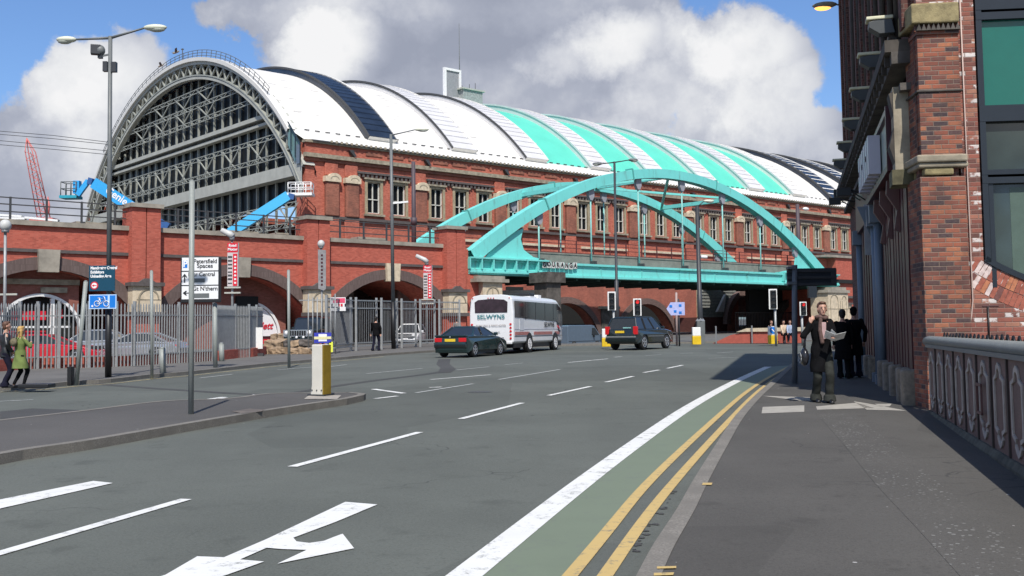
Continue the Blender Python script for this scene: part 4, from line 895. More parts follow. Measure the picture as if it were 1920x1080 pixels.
# radial brick ring round the curved sill
rb=[mat('ring_%s'%n,c,.85,var=.3,scale=9) for n,c in (('red',(.33,.10,.065)),('dark',(.17,.07,.06)),('orange',(.42,.16,.08)),('pale',(.62,.50,.46)))]
rr=random.Random(5); mb=MB(); t=math.asin((ZC-2.62)/RW)-.03; t1=PI-t; 
while t<t1:
    dt=.0195; Ra=RW+.01; 
    for Rb in (Ra,Ra+.23):
        m=rr.choice([rb[0],rb[0],rb[1],rb[2],rb[0],rb[3]]); P=[(Rb,t),(Rb+.215,t),(Rb+.215,t+dt*.84),(Rb,t+dt*.84)]
        mb.prism([(XC-a*math.cos(b),ZC-a*math.sin(b)) for a,b in P],-.006,.02,m)
    t+=dt
enp(mb,'radial_brick_ring')
mb=MB(); mb.tube([(.74,-.03,6.9),(.745,-.03,4.6),(.75,-.03,2.0),(.72,-.03,1.75),(.66,-.03,1.5),(.64,-.03,.9)],.012,mat('pale_cable',(.50,.38,.33),.6),6); enp(mb,'cable')
mb=MB(); mb.tube([(.98,-.02,1.2),(.98,-.02,1.9)],.014,m_black,6); mb.bx(.9,1.15,-.01,.0,1.9,1.92,m_redb); enp(mb,'iron_rod')
# glazed screen of the end wall
mb=MB(); FW0=arc[0][0]+.02
def fr(x0,x1,z0,z1,d=.0): mb.bx(x0,x1,-.02-d,.12,z0,z1,m_frame)
fr(FW0,FW0+.09,2.6,HB-.3,.01)
for k in range(1,5): fr(FW0+.92*k-.06,FW0+.92*k+.06,2.1 if k<4 else 2.2,HB-.3)
for z,h in ((6.52,.12),(6.68,.22),(4.86,.1),(4.96,.16),(3.86,.1),(4.0,.08),(8.7,.2),(10.7,.2)): fr(FW0,FW0+4.1,z,z+h,.015)
ai=[(XC-(RW-.09)*math.cos(t),ZC-(RW-.09)*math.sin(t)) for t in [math.asin((ZC-2.62)/RW)+(PI-2*math.asin((ZC-2.62)/RW))*i/30 for i in range(31)]]
mb.prism(arc+ai[::-1],-.03,.12,m_frame); 
for k in range(4): x=FW0+.1+.92*k; fr(x,x+.07,2.2,3.86,-.01)
enp(mb,'window_frame')
for k in range(4):
    x=FW0+.09+.92*k; mb=MB(); mb.bx(x,x+.78,.05,.07,5.12,6.52,m_gpanel); enp(mb,'green_panel')
    mb=MB(); mb.bx(x,x+.78,.08,.09,6.9,8.7,m_pane); mb.bx(x,x+.78,.08,.09,4.08,4.86,m_pane); enp(mb,'pane')
    mb=MB(); mb.bx(x+.02,x+.76,.06,.075,7.1,8.7,mat('white_blind',(.62,.66,.64),.7,var=.05)); enp(mb,'blind')
mb=MB(); mb.prism(ai+[(x1,3.9),(arc[0][0],3.9)],.08,.09,m_pane); enp(mb,'pane')
mb=MB(); mb.bx(FW0+.45,FW0+.95,.076,.079,2.2,3.8,mat('room_wall_behind_glass',(.085,.125,.10),.3,var=.1)); mb.bx(FW0+1.3,FW0+1.7,.076,.079,2.2,3.8,m_glassd); enp(mb,'interior_view')
# floodlights on short arms along the shopfront cornice
def wl(x,first=None):
    if first: c=copy_tree(first); c.location=nbw(x); return c
    t=thing('floodlight','','floodlight',nbw(x),RZW,'floodlights in a row over the shopfronts')
    mb=MB(); mb.prism([(.62,.0),(.62,.1),(.25,.17),(.2,-.12),(.45,-.12)],-.13,.13,mat('floodlight_grey',(.06,.065,.065),.5),'yz'); mb.build('housing',t,bevel=.01)
    mb=MB(); mb.bx(-.15,.15,.22,.66,.13,.19,mat('floodlight_top_cream',(.62,.60,.42),.6,var=.15)); mb.build('top_cover',t,bevel=.015)
    mb=MB(); mb.bar((0,.02,-.45),(0,.3,-.05),.05,.05,m_gstone2); mb.build('arm',t); return t
def nbw(x,y=0,z=6.72): p=K0+WD*x+WN*y; return Vector((p.x,p.y,z))
FL=[wl(.9)]
for x in (3.3,6.3,9.8,13.2,16.4): FL.append(wl(x,FL[0]))
for i,o in enumerate(FL): o['label']=['cream topped floodlight nearest the corner pilaster, largest of the row','floodlight second from the corner pilaster on the brick facade','floodlight third from the corner pilaster on the brick facade','floodlight fourth from the corner, above the lilac sign letters','floodlight fifth from the corner, small and far down the facade','floodlight farthest down the facade, beside the distant white roof'][i]
# lit street lamp on the far end of the facade
p=nbw(LW-.3,0,12.6); t=thing('wall_street_lamp','lit orange street lamp on an arm at the top far corner of the brick facade','street lamp',p,RZW)
e=dep(1555,40,p.y); L=max((Vector((e.x,e.y,0))-Vector((p.x,p.y,0))).length,.6)
mb=MB(); mb.tube([(0,0,.1),(0,L*.6,.2)],.03,m_pole,6); mb.build('arm',t)
mb=MB(); mb.ell((0,L*1.05,.18),(.15,.42,.12),m_gstone); mb.build('lamp_head',t)
mb=MB(); mb.ell((0,L*1.15,.09),(.12,.28,.1),mat('lit_orange_bulb',(.9,.45,.12),.3,emit=(1,.42,.10,2.2))); mb.build('bulb',t)
# ------------------------------------------------------------------ balustrade
bl=thing('cast_iron_balustrade','cast iron bridge balustrade with raised oval frames and grey round handrail','balustrade',NB,RZW)
m_bpan=mat('balustrade_brown_paint',(.20,.12,.10),.6,var=.3,scale=5,fine=.2); m_orn=mat('balustrade_ornament_paint',(.46,.40,.34),.6,var=.15,scale=9); m_handr=mat('handrail_grey_paint',(.21,.22,.205),.45,var=.12,scale=4,fine=.15)
n=13; st=.885
for i in range(n):
    a=-.35-i*st; b=a-st; c=(a+b)/2; mb=MB(); mb.bx(b+.025,a-.025,-.05,-.0,.16,1.30,m_bpan); o=mb.build('panel',bl)
    mb=MB(); hw=st/2-.17
    def shape(k):
        w=hw-k
        return [(0,1.22-k*1.1),(.09-k*.4,1.18-k),(.12-k*.5,1.10-k*.8),(w*.98,1.05-k*.5),(w,1.0-k*.5),(w,.58+k*.5),(w*.98,.53+k*.5),(.12-k*.5,.48+k*.8),(.15-k*.6,.44+k*.6),(.09-k*.4,.38+k),(0,.34+k*1.1)]
    def full(k): s=shape(k); return [(c+x,z) for x,z in s]+[(c-x,z) for x,z in s[-2:0:-1]]
    A,B=full(0),full(.052); N_=len(A)
    for j in range(N_):
        q=(j+1)%N_; mb.prism([A[j],A[q],B[q],B[j]],0,.02,m_orn)
    mb.build('raised_frame',parent=o,bevel=.008)
    mb=MB(); mb.bx(b-.022,b+.022,-.07,.02,.16,1.28,m_black2:=mat('post_dark_brown',(.05,.035,.03),.6)); mb.build('post',bl)
mb=MB(); L=n*st+.4
mb.tube([(-.12,-.02,1.36),(-.45,-.02,1.375),(-L,-.02,1.375)],.072,m_handr,14); mb.bx(-L,-.35,-.08,.04,1.27,1.32,m_handr); mb.build('handrail',bl)
mb=MB(); mb.prism([(.07,.0),(.07,.24),(.03,.30),(-.1,.30),(-.1,0)],-L,-.35,m_gstone3:=mat('mossy_kerb_stone',(.10,.095,.07),.9,var=.4,scale=6),'yz'); mb.build('base_stone',bl)
mb=MB(); c=-.35-5.5*st; mb.bx(c-.16,c-.13,.05,.07,.62,.95,m_redb); mb.bx(c+.13,c+.16,.05,.07,.62,.95,m_redb); mb.bx(c-.16,c+.16,.05,.07,.93,.96,m_redb); mb.bx(c-.16,c+.16,.05,.07,.62,.65,m_redb); mb.build('notice_frame',bl)
mb=MB(); x=-.6; rr=random.Random(2)
while x>-L: mb.tube([(x,-.2,1.40),(x-.12,-.2,1.47+rr.uniform(0,.02)),(x-.2,-.2,1.40)],.014,m_black,5); x-=.3
mb.build('barbed_coil',bl)
# ------------------------------------------------------------------ poles, lamps, signs, fences
def top(x,y,p): return dep(x,y,p.y).z-p.z
def off2(x,y,p):
    q=dep(x,y,p.y); return Vector((q.x-p.x,0,q.z-p.z))
def lamphead(mb,c,L,dirx,m=None,ang=0.):
    c=Vector(c); mb.ell((c.x,0,c.z),(L/2,.13,.10),m or m_lamp,14,8); mb.ell((c.x+dirx*L*.08,0,c.z-.05),(L*.36,.11,.09),mat('lamp_glass',(.45,.47,.40),.2),12,6)
def street_lamp(name,label,base,topp,heads,r0=.1,r1=.05,m=None,mlow=None,ylow=None,group=None,h=.11,mh=None,cat='street lamp'):
    p=at(*base,h); t=thing(name,label,cat,p,0,group); T=off2(*topp,p); m=m or m_pole
    mb=MB()
    if ylow:
        z=off2(base[0],ylow,p).z; k=z/T.z; mb.tube([(T.x*k*.98,0,z),(T.x,0,T.z)],[r1*1.25,r1],m,10); mb.build('pole',t)
        mb=MB(); mb.tube([(0,0,-.15),(T.x*k,0,z)],[r0,r0*.95],mlow or m_black,12); mb.build('base_column',t)
    else: mb.tube([(0,0,-.15),(T.x*.35,0,T.z*.35),(T.x*.35,0,T.z*.352),(T.x,0,T.z)],[r0,r0*.95,r1*1.2,r1],m,10); mb.build('pole',t)
    for (ex,ey,L) in heads:
        E=off2(ex,ey,p); d=1 if E.x>T.x else -1; mb=MB(); mb.tube([(T.x,0,T.z-.05),(T.x+(E.x-T.x)*.45,0,T.z+(E.z-T.z)*.45-.03),(E.x,0,E.z)],[.045,.035,.03],m,7); a=mb.build('arm',t)
        mb=MB(); lamphead(mb,(E.x+d*L*.42,0,E.z),L,d,mh); mb.build('lamp_head',parent=a)
    return t,p,T
t,p,T=street_lamp('street_lamp','tall double-armed grey street lamp with black base rising past the gable on the left',(203,707),(207,68),[(141,74,.62),(272,52,.72)],.095,.06,ylow=560,mlow=m_black)
q=off2(187,96,p); f=thing('pole_floodlight','round grey floodlight clamped high on the double-armed lamp post','floodlight',p+q,0); mb=MB(); mb.ell((0,0,.02),(.17,.14,.17),m_pole,10,7); mb.cb((-.1,-.05,.03),(.28,.2,.3),m_poled,.3); mb.build('housing',f,bevel=.02); mb=MB(); mb.bar((.05,0,-.15),(.3,0,-.1),.04,.05,m_pole); mb.cb((.02,0,-.16),(.12,.12,.12),m_poled); mb.build('bracket',f)
mb=MB(); 
for x,y in ((198,125),(214,126)):
    q=off2(x,y,p); mb.cb((q.x,0,q.z),(.13 if x<200 else .15,.14,.30),m_poled)
mb.build('junction_box',t)
t,p,T=street_lamp('street_lamp','single-armed street lamp with black base behind the fence, crossing the brick parapet',(738,654),(733,252),[(779,243,.85)],.13,.085,ylow=566,mlow=m_black)
q=off2(749,380,p); mb=MB(); mb.bar((q.x-.45,0,q.z-.03),(q.x+.5,0,q.z+.05),.1,.1,m_white); mb.build('bracket_bar',t)
t,p,T=street_lamp('street_lamp','dark double-armed street lamp in front of the middle of the teal arches',(1158,648.5),(1152,303),[(1128,307,.62),(1179,300,.62)],.13,.07,m=m_poled,mh=m_pole,h=.0)
t,p,T=street_lamp('street_lamp','dark street lamp with grey box base and pale head below the right of the arch',(1314,642),(1307,387),[(1320,377,.7)],.17,.12,m=m_poled,h=.1)
mb=MB(); mb.bx(-.24,.24,-.24,.24,-.1,1.35,m_pole); mb.lathe([(.3,0),(.04,.35)],(0,0,1.35),m_galv,4,False); mb.build('base_box',t)
mb=MB(); q=off2(1318,482,p); mb.tube([(.1,-.2,q.z),(.5,-.2,q.z-.02)],.1,m_white,8); mb.build('camera_head',t)
# tram poles standing on the decks
def tram_pole(s,v,z0,z1,label,r=.2,extra=None):
    p=sv(s,v,z0); t=thing('tramway_pole',label,'pole',p,RZ_U); mb=MB(); mb.tube([(0,0,0),(0,0,z1-z0)],[r,r*.75],m_pold:=mat('tram_pole_purple_grey',(.075,.055,.065),.6),10); mb.tube([(0,0,(z1-z0)*.38),(0,0,(z1-z0)*.45)],r*1.25,m_pold,10); mb.build('pole',t); return t
s,z=pv(66,775,303); tram_pole(s,66,7.0,z,'dark tramway pole in front of the hall wall above the third brick arch',.2)
s,z=pv(63.5,1495,383); t=tram_pole(s,63.5,7.0,z,'dark tramway pole at the right foot of the teal arch',.26)
mb=MB(); mb.tube([(.1,0,z-7.6),(1.0,0,z-7.4)],.05,m_pole,6); mb.build('arm',t); mb=MB(); mb.ell((1.3,-.2,z-7.45),(.55,.2,.2),m_white); mb.build('lamp_head',t)
# poles and CCTV masts in the yard
def plain(name,label,cat,bx,by,tx,ty,r,m,h=.11,r1=None,build=True):
    p=at(bx,by,h); T=off2(tx,ty,p); t=thing(name,label,cat,p); mb=MB(); mb.tube([(0,0,-.12),(T.x,0,T.z)],[r,r1 or r],m,12); mb.lathe([(r*1.02,0),(r*.5,r*.5)],(T.x,0,T.z),m,12); mb.build('pole',t); return t,p,T
plain('metal_post','tall plain grey post standing on the kerbed traffic island','post',358,776,360,340,.046,m_polel,.123)
t,p,T=plain('leaning_post','grey post leaning to the right beside the blue cycle sign','post',143,715,161,528,.058,m_polel)
mb=MB(); mb.bx(-.2,-.09,-.12,.1,-.1,.4,m_black); mb.build('broken_base',t)
plain('metal_post','thin upright post in front of the palings below the cream pedestal','post',285,704,284,508,.048,m_polel)
plain('metal_post','thin grey post at the kerb in front of the pile of stone blocks','post',542,684,541,507,.055,m_polel)
plain('metal_post','pale post behind the mesh gates in the third brick arch','post',752,640,751,550,.08,m_polel,h=.05)
plain('metal_post','thin pinkish post left of the blue direction board beyond the junction','post',1269,645,1268,549,.065,mat('pinkish_post',(.36,.27,.25),.6),h=.1)
t,p,T=plain('short_bollard','short stout grey bollard next to the thin upright post','bollard',306,699,304,654,.10,m_polel,r1=.10)
t,p,T=plain('short_bollard','short grey bollard with a yellow band beside the direction sign post','bollard',416,677,415,645,.11,m_polel,r1=.11)
def cam_mast(label,bx,by,tx,ty,side,banner=None,bar_y=None,glob=False,dep_h=.05):
    p=at(bx,by,dep_h); T=off2(tx,ty,p); t=thing('camera_mast',label,'camera mast',p); mb=MB(); mb.tube([(0,0,-.1),(T.x,0,T.z)],[.07,.055],m_galv,8); mb.build('mast',t)
    mb=MB()
    if glob: mb.ell((T.x,0,T.z+.15),(.22,.22,.24),m_lampw:=mat('pale_camera_housing',(.52,.52,.50),.5)); mb.tube([(T.x,0,T.z-.12),(T.x,0,T.z+.0)],.14,m_galv,10)
    else:
        k=p.y/F; mb.tube([(T.x+.05,0,T.z),(T.x-4*k,0,T.z+5*k),(T.x-20*k,0,T.z+13*k)],[.17,.17,.13],mat('pale_camera_housing',(.52,.52,.50),.5),10); mb.tube([(T.x,0,T.z-.2),(T.x,0,T.z+.05)],.13,m_galv,10)
    mb.build('camera_head',t)
    if bar_y: q=off2(bx,bar_y,p); mb=MB(); mb.bar((q.x-.5,0,q.z),(q.x+.5,0,q.z),.06,.07,m_steell); mb.build('crossbar',t)
    if banner:
        a=off2(banner[0],banner[1],p); b=off2(banner[2],banner[3],p); red=banner[4]; xm=(a.x+b.x)/2; w=b.x-a.x; H=a.z-b.z; mb=MB()
        if red:
            mb.bx(a.x,b.x,-.15,-.12,b.z,a.z-H*.22,mat('banner_pink_white',(.55,.50,.49),.6,var=.05)); mb.bx(a.x,b.x,-.155,-.12,a.z-H*.22,a.z,m_rsign); mb.bx(xm+.02,b.x-.02,-.16,-.14,b.z+.02,a.z-H*.25,m_rsign); mb.bx(b.x,b.x+.05,-.15,-.1,b.z,a.z,m_galv)
            mb.bx(a.x-.15,b.x+.15,-.17,-.05,b.z-.1,b.z-.02,m_steell); mb.bx(a.x-.15,b.x+.15,-.17,-.05,b.z-.38,b.z-.3,m_steell); bn=mb.build('banner',t)
            mb=MB(); rr=random.Random(1)
            for i in range(8): z=b.z+H*.06+i*H*.085; mb.bx(a.x+.03,xm-.02,-.162,-.15,z,z+H*rr.uniform(.02,.05),m_rail); mb.bx(xm+.09,b.x-.08,-.166,-.158,z,z+H*.04,m_wplate)
            mb.build('picture_strip',parent=bn)
            for i,wd in enumerate(('Road','Motor')): text('lettering',wd,H*.085,m_wplate,bn,(xm,-.165,a.z-H*(.06+.09*i)),bold=.006)
        else:
            mb.prism([(a.x,a.z),(b.x,a.z-.05),(b.x+.0,b.z+.1),(xm+.1,b.z),(a.x+.02,b.z+.12)],-.16,-.12,mat('folded_grey_banner',(.24,.235,.24),.7,var=.25)); bn=mb.build('banner',t)
            mb=MB()
            for i in range(9): z=b.z+.3+i*(H-.5)/9; mb.bx(xm-.06,xm+.06,-.17,-.16,z,z+.12,m_maroon)
            mb.build('lettering',parent=bn)
    return t
cam_mast('camera mast with round pale head at the far left edge, crossbar halfway up',8,690,10,430,0,bar_y=552,glob=True)
cam_mast('camera mast carrying a red and white banner beside the white direction sign',436,664,435,444,0,banner=(428,456,447,537,True))
cam_mast('camera mast with round head and a limp grey banner in front of the second pier',605,655,602,462,0,banner=(597,468,612,545,False),glob=True)
cam_mast('camera mast carrying a red and white banner beside the coach',801,646,800,492,0,banner=(794,498,810,560,True))
# direction sign
t,p,T=plain('direction_sign','white three-panel direction sign for Petersfield Spaces on a stout grey post','road sign',404,689,403,570,.08,m_polel)
a=off2(342,483,p); b=off2(417.5,567,p); W_=b.x-a.x; H_=a.z-b.z
sg=thing('_x','','',(0,0,0)); bpy.data.objects.remove(sg)
mb=MB(); mb.bx(a.x,b.x,-.2,-.16,b.z,a.z,m_black); bd=mb.build('board',t,bevel=.02)
def brow(z0,z1,name):
    mb=MB(); mb.bx(a.x+.05,b.x-.10,-.205,-.19,b.z+z0,b.z+z1,m_wplate); return mb.build(name,parent=bd)
h3=(H_-.10)/3
for i in range(3): brow(.10+h3*i+.02,.10+h3*(i+1)-.02,'panel')
def tx(s,x,z,size,**k): return text('lettering',s,size,m_black,bd,(a.x+W_*x,-.209,a.z-H_*z),ext=.002,**k)
tx('Petersfield',.61,.10,.21,sx=.92,bold=.004); tx('Spaces',.60,.20,.21,bold=.004); tx("M'cr Central",.52,.385,.20,bold=.004,sx=.92); tx("Gt N'thern",.61,.70,.205,bold=.004,sx=.95)
mb=MB(); X=lambda u:a.x+W_*u; Zz=lambda w:a.z-H_*w
mb.bx(X(.26),X(.60),-.212,-.2,Zz(.56),Zz(.47),m_pole); mb.bx(X(.31),X(.71),-.212,-.2,Zz(.90),Zz(.80),m_pole); mb.bx(X(.065),X(.17),-.212,-.2,Zz(.235),Zz(.075),m_bcyc)
mb.build('blanking_plate',parent=bd)
text('lettering','P',.3,m_wplate,bd,(X(.12),-.215,Zz(.155)),bold=.01)
mb=MB(); mb.prism([(X(.09),Zz(.56)),(X(.12),Zz(.56)),(X(.12),Zz(.42)),(X(.16),Zz(.46)),(X(.16),Zz(.43)),(X(.105),Zz(.365)),(X(.045),Zz(.43)),(X(.045),Zz(.46)),(X(.09),Zz(.42))],-.212,-.2,m_black)
mb.prism([(X(.28),Zz(.78)),(X(.28),Zz(.80)),(X(.13),Zz(.80)),(X(.17),Zz(.84)),(X(.13),Zz(.84)),(X(.06),Zz(.79)),(X(.13),Zz(.74)),(X(.17),Zz(.74)),(X(.13),Zz(.78))],-.212,-.2,m_black); mb.build('arrow',parent=bd)
# two blue signs on the lamp post
p=at(203,707,.11)
def psign(name,label,x0,y0,x1,y1,m):
    a=off2(x0,y0,p); b=off2(x1,y1,p); t=thing(name,label,'sign',p+Vector(((a.x+b.x)/2,-.22,b.z)),R_(-3)); w=b.x-a.x; h=a.z-b.z; return t,w,h
t,w,h=psign('information_sign','dark blue sign reading Manchester Central Exhibitors Unloading Area','',0,0,0,m_bsign) if 0 else psign('information_sign','dark blue sign reading Manchester Central Exhibitors Unloading Area',172,499,221,546,m_bsign)
mb=MB(); mb.bx(-w/2,w/2,0,.03,0,h,m_bsign); bd=mb.build('board',t,bevel=.01)
for i,s in enumerate(('Manchester Central','Exhibitors','Unloading Area')): text('lettering',s,.115,m_wplate,bd,(-w/2+.05,-.004,h*(.90-.16*i)),align='LEFT',bold=.005,sx=.86)
mb=MB(); mb.lathe([(.115,-.006),(.115,0)],(-w/2+.17,0,h*.22),m_rsign,20,False,'y'); mb.lathe([(.082,-.01),(.082,-.004)],(-w/2+.17,0,h*.22),m_wplate,20,False,'y'); mb.prism([(-w/2+.10,h*.22),(-w/2+.16,h*.27),(-w/2+.16,h*.235),(-w/2+.24,h*.235),(-w/2+.24,h*.205),(-w/2+.16,h*.205),(-w/2+.16,h*.17)],-.014,-.008,m_rsign); mb.build('arrow_roundel',parent=bd)
t,w,h=psign('cycle_sign','bright blue sign with a white bicycle symbol under the dark blue sign',172,553,224,579,m_bcyc)
mb=MB(); mb.bx(-w/2,w/2,0,.03,0,h,m_bluel:=mat('pale_blue_border',(.45,.62,.85),.4)); mb.bx(-w/2+.03,w/2-.26,-.004,0,.03,h-.03,m_bcyc); mb.bx(w/2-.2,w/2-.03,-.004,0,.03,h-.03,m_bcyc); bd=mb.build('board',t)
mb=MB(); y=-.012; R=h*.19; c1,c2=(-w*.2,h*.36),(w*.14,h*.36)
for c in (c1,c2): mb.tube([(c[0]+R*math.cos(j*PI/9),y,c[1]+R*math.sin(j*PI/9)) for j in range(19)],.011,m_wplate,5)
for P_ in ([c1,(-w*.1,h*.68),(w*.08,h*.70),(-w*.04,h*.36),c1],[(-w*.04,h*.36),(-w*.12,h*.74)],[c2,(w*.07,h*.82),(w*.02,h*.84)],[(-w*.17,h*.75),(-w*.08,h*.75)]): mb.tube([(a_,y,b_) for a_,b_ in P_],.011,m_wplate,5)
mb.lathe([(.03,-.012),(.03,0)],(-w*.37,0,h*.2),m_wplate,12,False,'y'); mb.build('bicycle_symbol',parent=bd)
# keep-left bollards
def bollard(label,x,y,s=1.,front=None,group=None,h=.12,tall=1.22):
    p=at(x,y,h); t=thing('traffic_bollard',label,'bollard',p,R_(-28)); mb=MB()
    a,b=.20*s,.16*s; mb.prism([(-a,0),(a,0),(b,.22),(b,tall),(-b,tall),(-b,.22)],-.13*s,.13*s,mat('bollard_white',(.66,.63,.55),.5,var=.1,scale=3,fine=.08)); mb.build('shell',t,bevel=.02)
    mb=MB(); mb.prism([(-.135*s,0.02),(.135*s,0.02),(.135*s,tall-.01),(-.135*s,tall-.01)],b-.0,b+.035,mat('bollard_yellow_shaded',(.21,.14,.015),.4,var=.2,scale=3),'yz'); mb.build('yellow_side',t)  # yellow side toned down to brown-gold, its shade put into the colour
    mb=MB(); mb.bx(-a-.03,a+.05,-.17,.17,-.01,.035,m_frame)
    for i in range(3): mb.lathe([(.012,-.14*s-.012),(.012,-.14*s+.02)],(-.12+.12*i,0,.12),m_frame,8,False,'y')
    mb.build('base_plate',t); return t
bollard('large white and yellow bollard at the end of the traffic island',601,742,.88,tall=1.05)
def small_bollard(label,x,y,blue=False):
    p=at(x,y,.1); t=thing('traffic_bollard',label,'bollard',p); mb=MB(); mb.bx(-.24,.24,-.14,.14,.5,1.0,m_white); mb.build('white_top',t,bevel=.03); mb=MB(); mb.bx(-.25,.25,-.15,.15,0,.5,mat('bright_yellow_plastic',(.72,.48,.02),.4)); mb.build('yellow_base',t,bevel=.02)
    if blue: mb=MB(); mb.lathe([(.2,-.16),(.2,-.14)],(0,0,.78),m_bcyc,16,False,'y'); mb.bar((-.09,-.17,.86),(.09,-.17,.68),.02,.05,m_wplate); mb.build('blue_roundel',t)
    return t
small_bollard('small white and yellow bollard beside the grey box base of the lamp',1306,646); small_bollard('white and yellow bollard with blue roundel beside the far traffic light',1449,645,True); small_bollard('white and yellow bollard immediately left of the black sport utility car',1137,650)
# traffic lights
def signal(label,bx,by,x0,y0,x1,y1,red,rz=0,h=.1,pole=True,r=.07):
    p=at(bx,by,h); a=off2(x0,y0,p); b=off2(x1,y1,p); t=thing('traffic_light',label,'traffic light',p,0); w=b.x-a.x; H=a.z-b.z; c=(a.x+b.x)/2
    mb=MB(); mb.bx(a.x,b.x,0,.03,b.z,a.z,m_white); bo=mb.build('backing_board',t,bevel=.02)
    mb=MB(); mb.bx(a.x+w*.16,b.x-w*.16,-.12,0,b.z+H*.06,a.z-H*.06,m_black); hd=mb.build('signal_head',t,bevel=.02)
    for i in range(3):
        z=b.z+H*(.2+.3*i); lit=red and i==2; mb=MB(); mb.lathe([(w*.22,-.135),(w*.22,-.12)],(c,0,z),mat('lit_red_lens',(.5,.02,.02),.3,emit=(1,.05,.05,.5)) if lit else mat('dark_lens',(.02,.025,.03),.3),14,False,'y'); l=mb.build('lens',parent=hd)
        mb=MB(); mb.tube([(c+w*.25*math.cos(k),-.2,z+w*.25*math.sin(k)) for k in [PI*j/6 for j in range(7)]],.02,m_black,4); mb.build('hood',parent=hd)
    mb=MB(); mb.tube([(0,.1,-.1),(0,.1,b.z)],r,m_galv,8); mb.build('pole',t); return t
signal('traffic light left of the black car, in front of the dark lamp post',1152,647,1139,547,1155,582,False)
signal('traffic light with red lamp directly above the black car',1197,648,1187,560,1203,592,True)
signal('tallest traffic light at the far junction beside the blue roundel bollard',1456,646,1441,542,1458,580,False)
t=signal('small red traffic light partly behind the walking woman',1506,645,1499,566,1513,592,True)
mb=MB(); mb.cb((.62,.1,1.6*1.9),(.45,.3,.9),m_frame); mb.build('side_head',t)
# direction board beyond the junction
p=at(1274,646,.1); t=thing('fingerpost','small pale blue direction board on a slim dark post beyond the junction','road sign',p); a=off2(1249,567,p); b=off2(1274,591,p); mb=MB(); zm=(a.z+b.z)/2; mb.prism([(a.x,zm),(a.x+.25,a.z),(b.x+.3,a.z),(b.x+.3,b.z),(a.x+.25,b.z)],-.1,-.06,mat('pale_blue_sign',(.42,.45,.72),.5)); mb.build('board',t)
mb=MB(); mb.tube([(0,0,-.1),(0,0,a.z+.2)],.05,m_poled,8); mb.build('pole',t); mb=MB()
for x,z in ((.25,.7),(.8,.75),(.5,.3),(.8,.2)): mb.cb((a.x+x,-.11,b.z+(a.z-b.z)*z),(.16,.02,.14),m_bcyc)
mb.build('sign_marks',t)
# sign seen from behind on the right pavement
p=at(1490,719,.11); t=thing('sign_back','dark back of a wide two-row road sign on a grey pole beside the shaded pavement','road sign',p); T=off2(1490,497,p); mb=MB(); mb.tube([(0,0,-.1),(T.x,0,T.z)],.063,m_pole2:=mat('blue_grey_pole',(.10,.115,.135),.5),12); mb.build('pole',t)
a=off2(1477,503,p); b=off2(1571,535.5,p); mb=MB(); mb.bx(a.x,b.x,.09,.12,b.z,a.z,m_frame); 
for k in (.08,.45,.82): mb.bx(a.x,b.x,.05,.09,b.z+(a.z-b.z)*k-.02,b.z+(a.z-b.z)*k+.04,m_poled)
mb.bx(b.x-.12,b.x,.06,.09,b.z,a.z,m_poled); bd=mb.build('board_back',t,bevel=.008); mb=MB(); mb.bx(-.09,.09,-.07,.1,a.z-.02,a.z+.04,m_pole2); mb.bx(-.09,.09,-.07,.1,b.z+.04,b.z+.1,m_pole2); mb.build('clamp',t)
# ------------------------------------------------------------------ fences
FP=[(-110,706),(-40,700),(34,693.5),(68,692),(108,691),(165,690),(216,688),(250,686.5),(334,681),(400,677),(440,672),(466,670),(480,668),(492,665)]
fp=[at(x,y,.1) for x,y in FP]
def resample(P,d):
    out=[P[0].copy()]; acc=0
    for i in range(len(P)-1):
        a,b=P[i],P[i+1]; L=(b-a).length; t=d-acc
        while t<=L: out.append(a+(b-a)*(t/L)); t+=d
        acc=(acc+L)%d if t-d<=L else acc+L
    return out
pf=thing('palisade_fence','grey steel palisade fence along the left pavement in front of parked cars','fence',fp[2]); po=fp[2]
R2=[]
seg=[(fp[i],fp[i+1]) for i in range(len(fp)-1)]
for k,(a,b) in enumerate(seg):
    L=(b-a).length; n=max(1,round(L/2.75)) if k<9 else 1
    for j in range(n):
        c=a+(b-a)*(j/n); d=a+(b-a)*((j+1)/n); m=int((d-c).length/.155); mb=MB()
        for i in range(m+1):
            q=c+(d-c)*((i+.5)/(m+1)); h=2.28; mb.cb((q.x,q.y,q.z+h/2),(.045,.03,h),m_galv); mb.prism([(q.x-.0225,q.z+h),(q.x+.0225,q.z+h),(q.x,q.z+h+.07)],q.y-.012,q.y+.012,m_galv)
        for z in (.42,1.9): mb.bar(c+Vector((0,.05,z)),d+Vector((0,.05,z)),.05,.05,m_galv)
        mb.build('paling_panel',parent=pf,off=po)
        mb=MB(); mb.cb((c.x,c.y+.08,c.z+1.2),(.10,.10,2.45),m_galv); mb.build('post',parent=pf,off=po)
mb=MB()
for a,b in seg: mb.bar(a+Vector((0,.42,.18)),b+Vector((0,.42,.18)),.2,.45,m_vbrick)
o=mb.build('low_brick_wall'); tag(o,'low red brick wall at the foot of the palisade fence','wall')
GP=[(612,664),(663,658),(711,655.5),(749,653),(784,651),(820,649.5),(862,648)]; g_=[at(x,y,.1) for x,y in GP]
gt=thing('mesh_gates','tall grey steel mesh gates and panels across the yard entrance','gates',g_[0]); go=g_[0]
m_mesh=mat('grey_mesh_wire',(.24,.25,.26),.5,metal=.3,var=.1)
for i in range(len(g_)-1):
    a,b=g_[i],g_[i+1]; H=2.72; mb=MB(); L=(b-a).length; n=int(L/.16)
    for j in range(n+1): q=a+(b-a)*(j/n); mb.cb((q.x,q.y,q.z+H/2+.1),(.020,.03,H-.25),m_mesh)
    for z in (.25,.42,H-.42,H): mb.bar(a+Vector((0,0,z)),b+Vector((0,0,z)),.06,.07,m_galv)
    mb.build('mesh_panel',parent=gt,off=go)
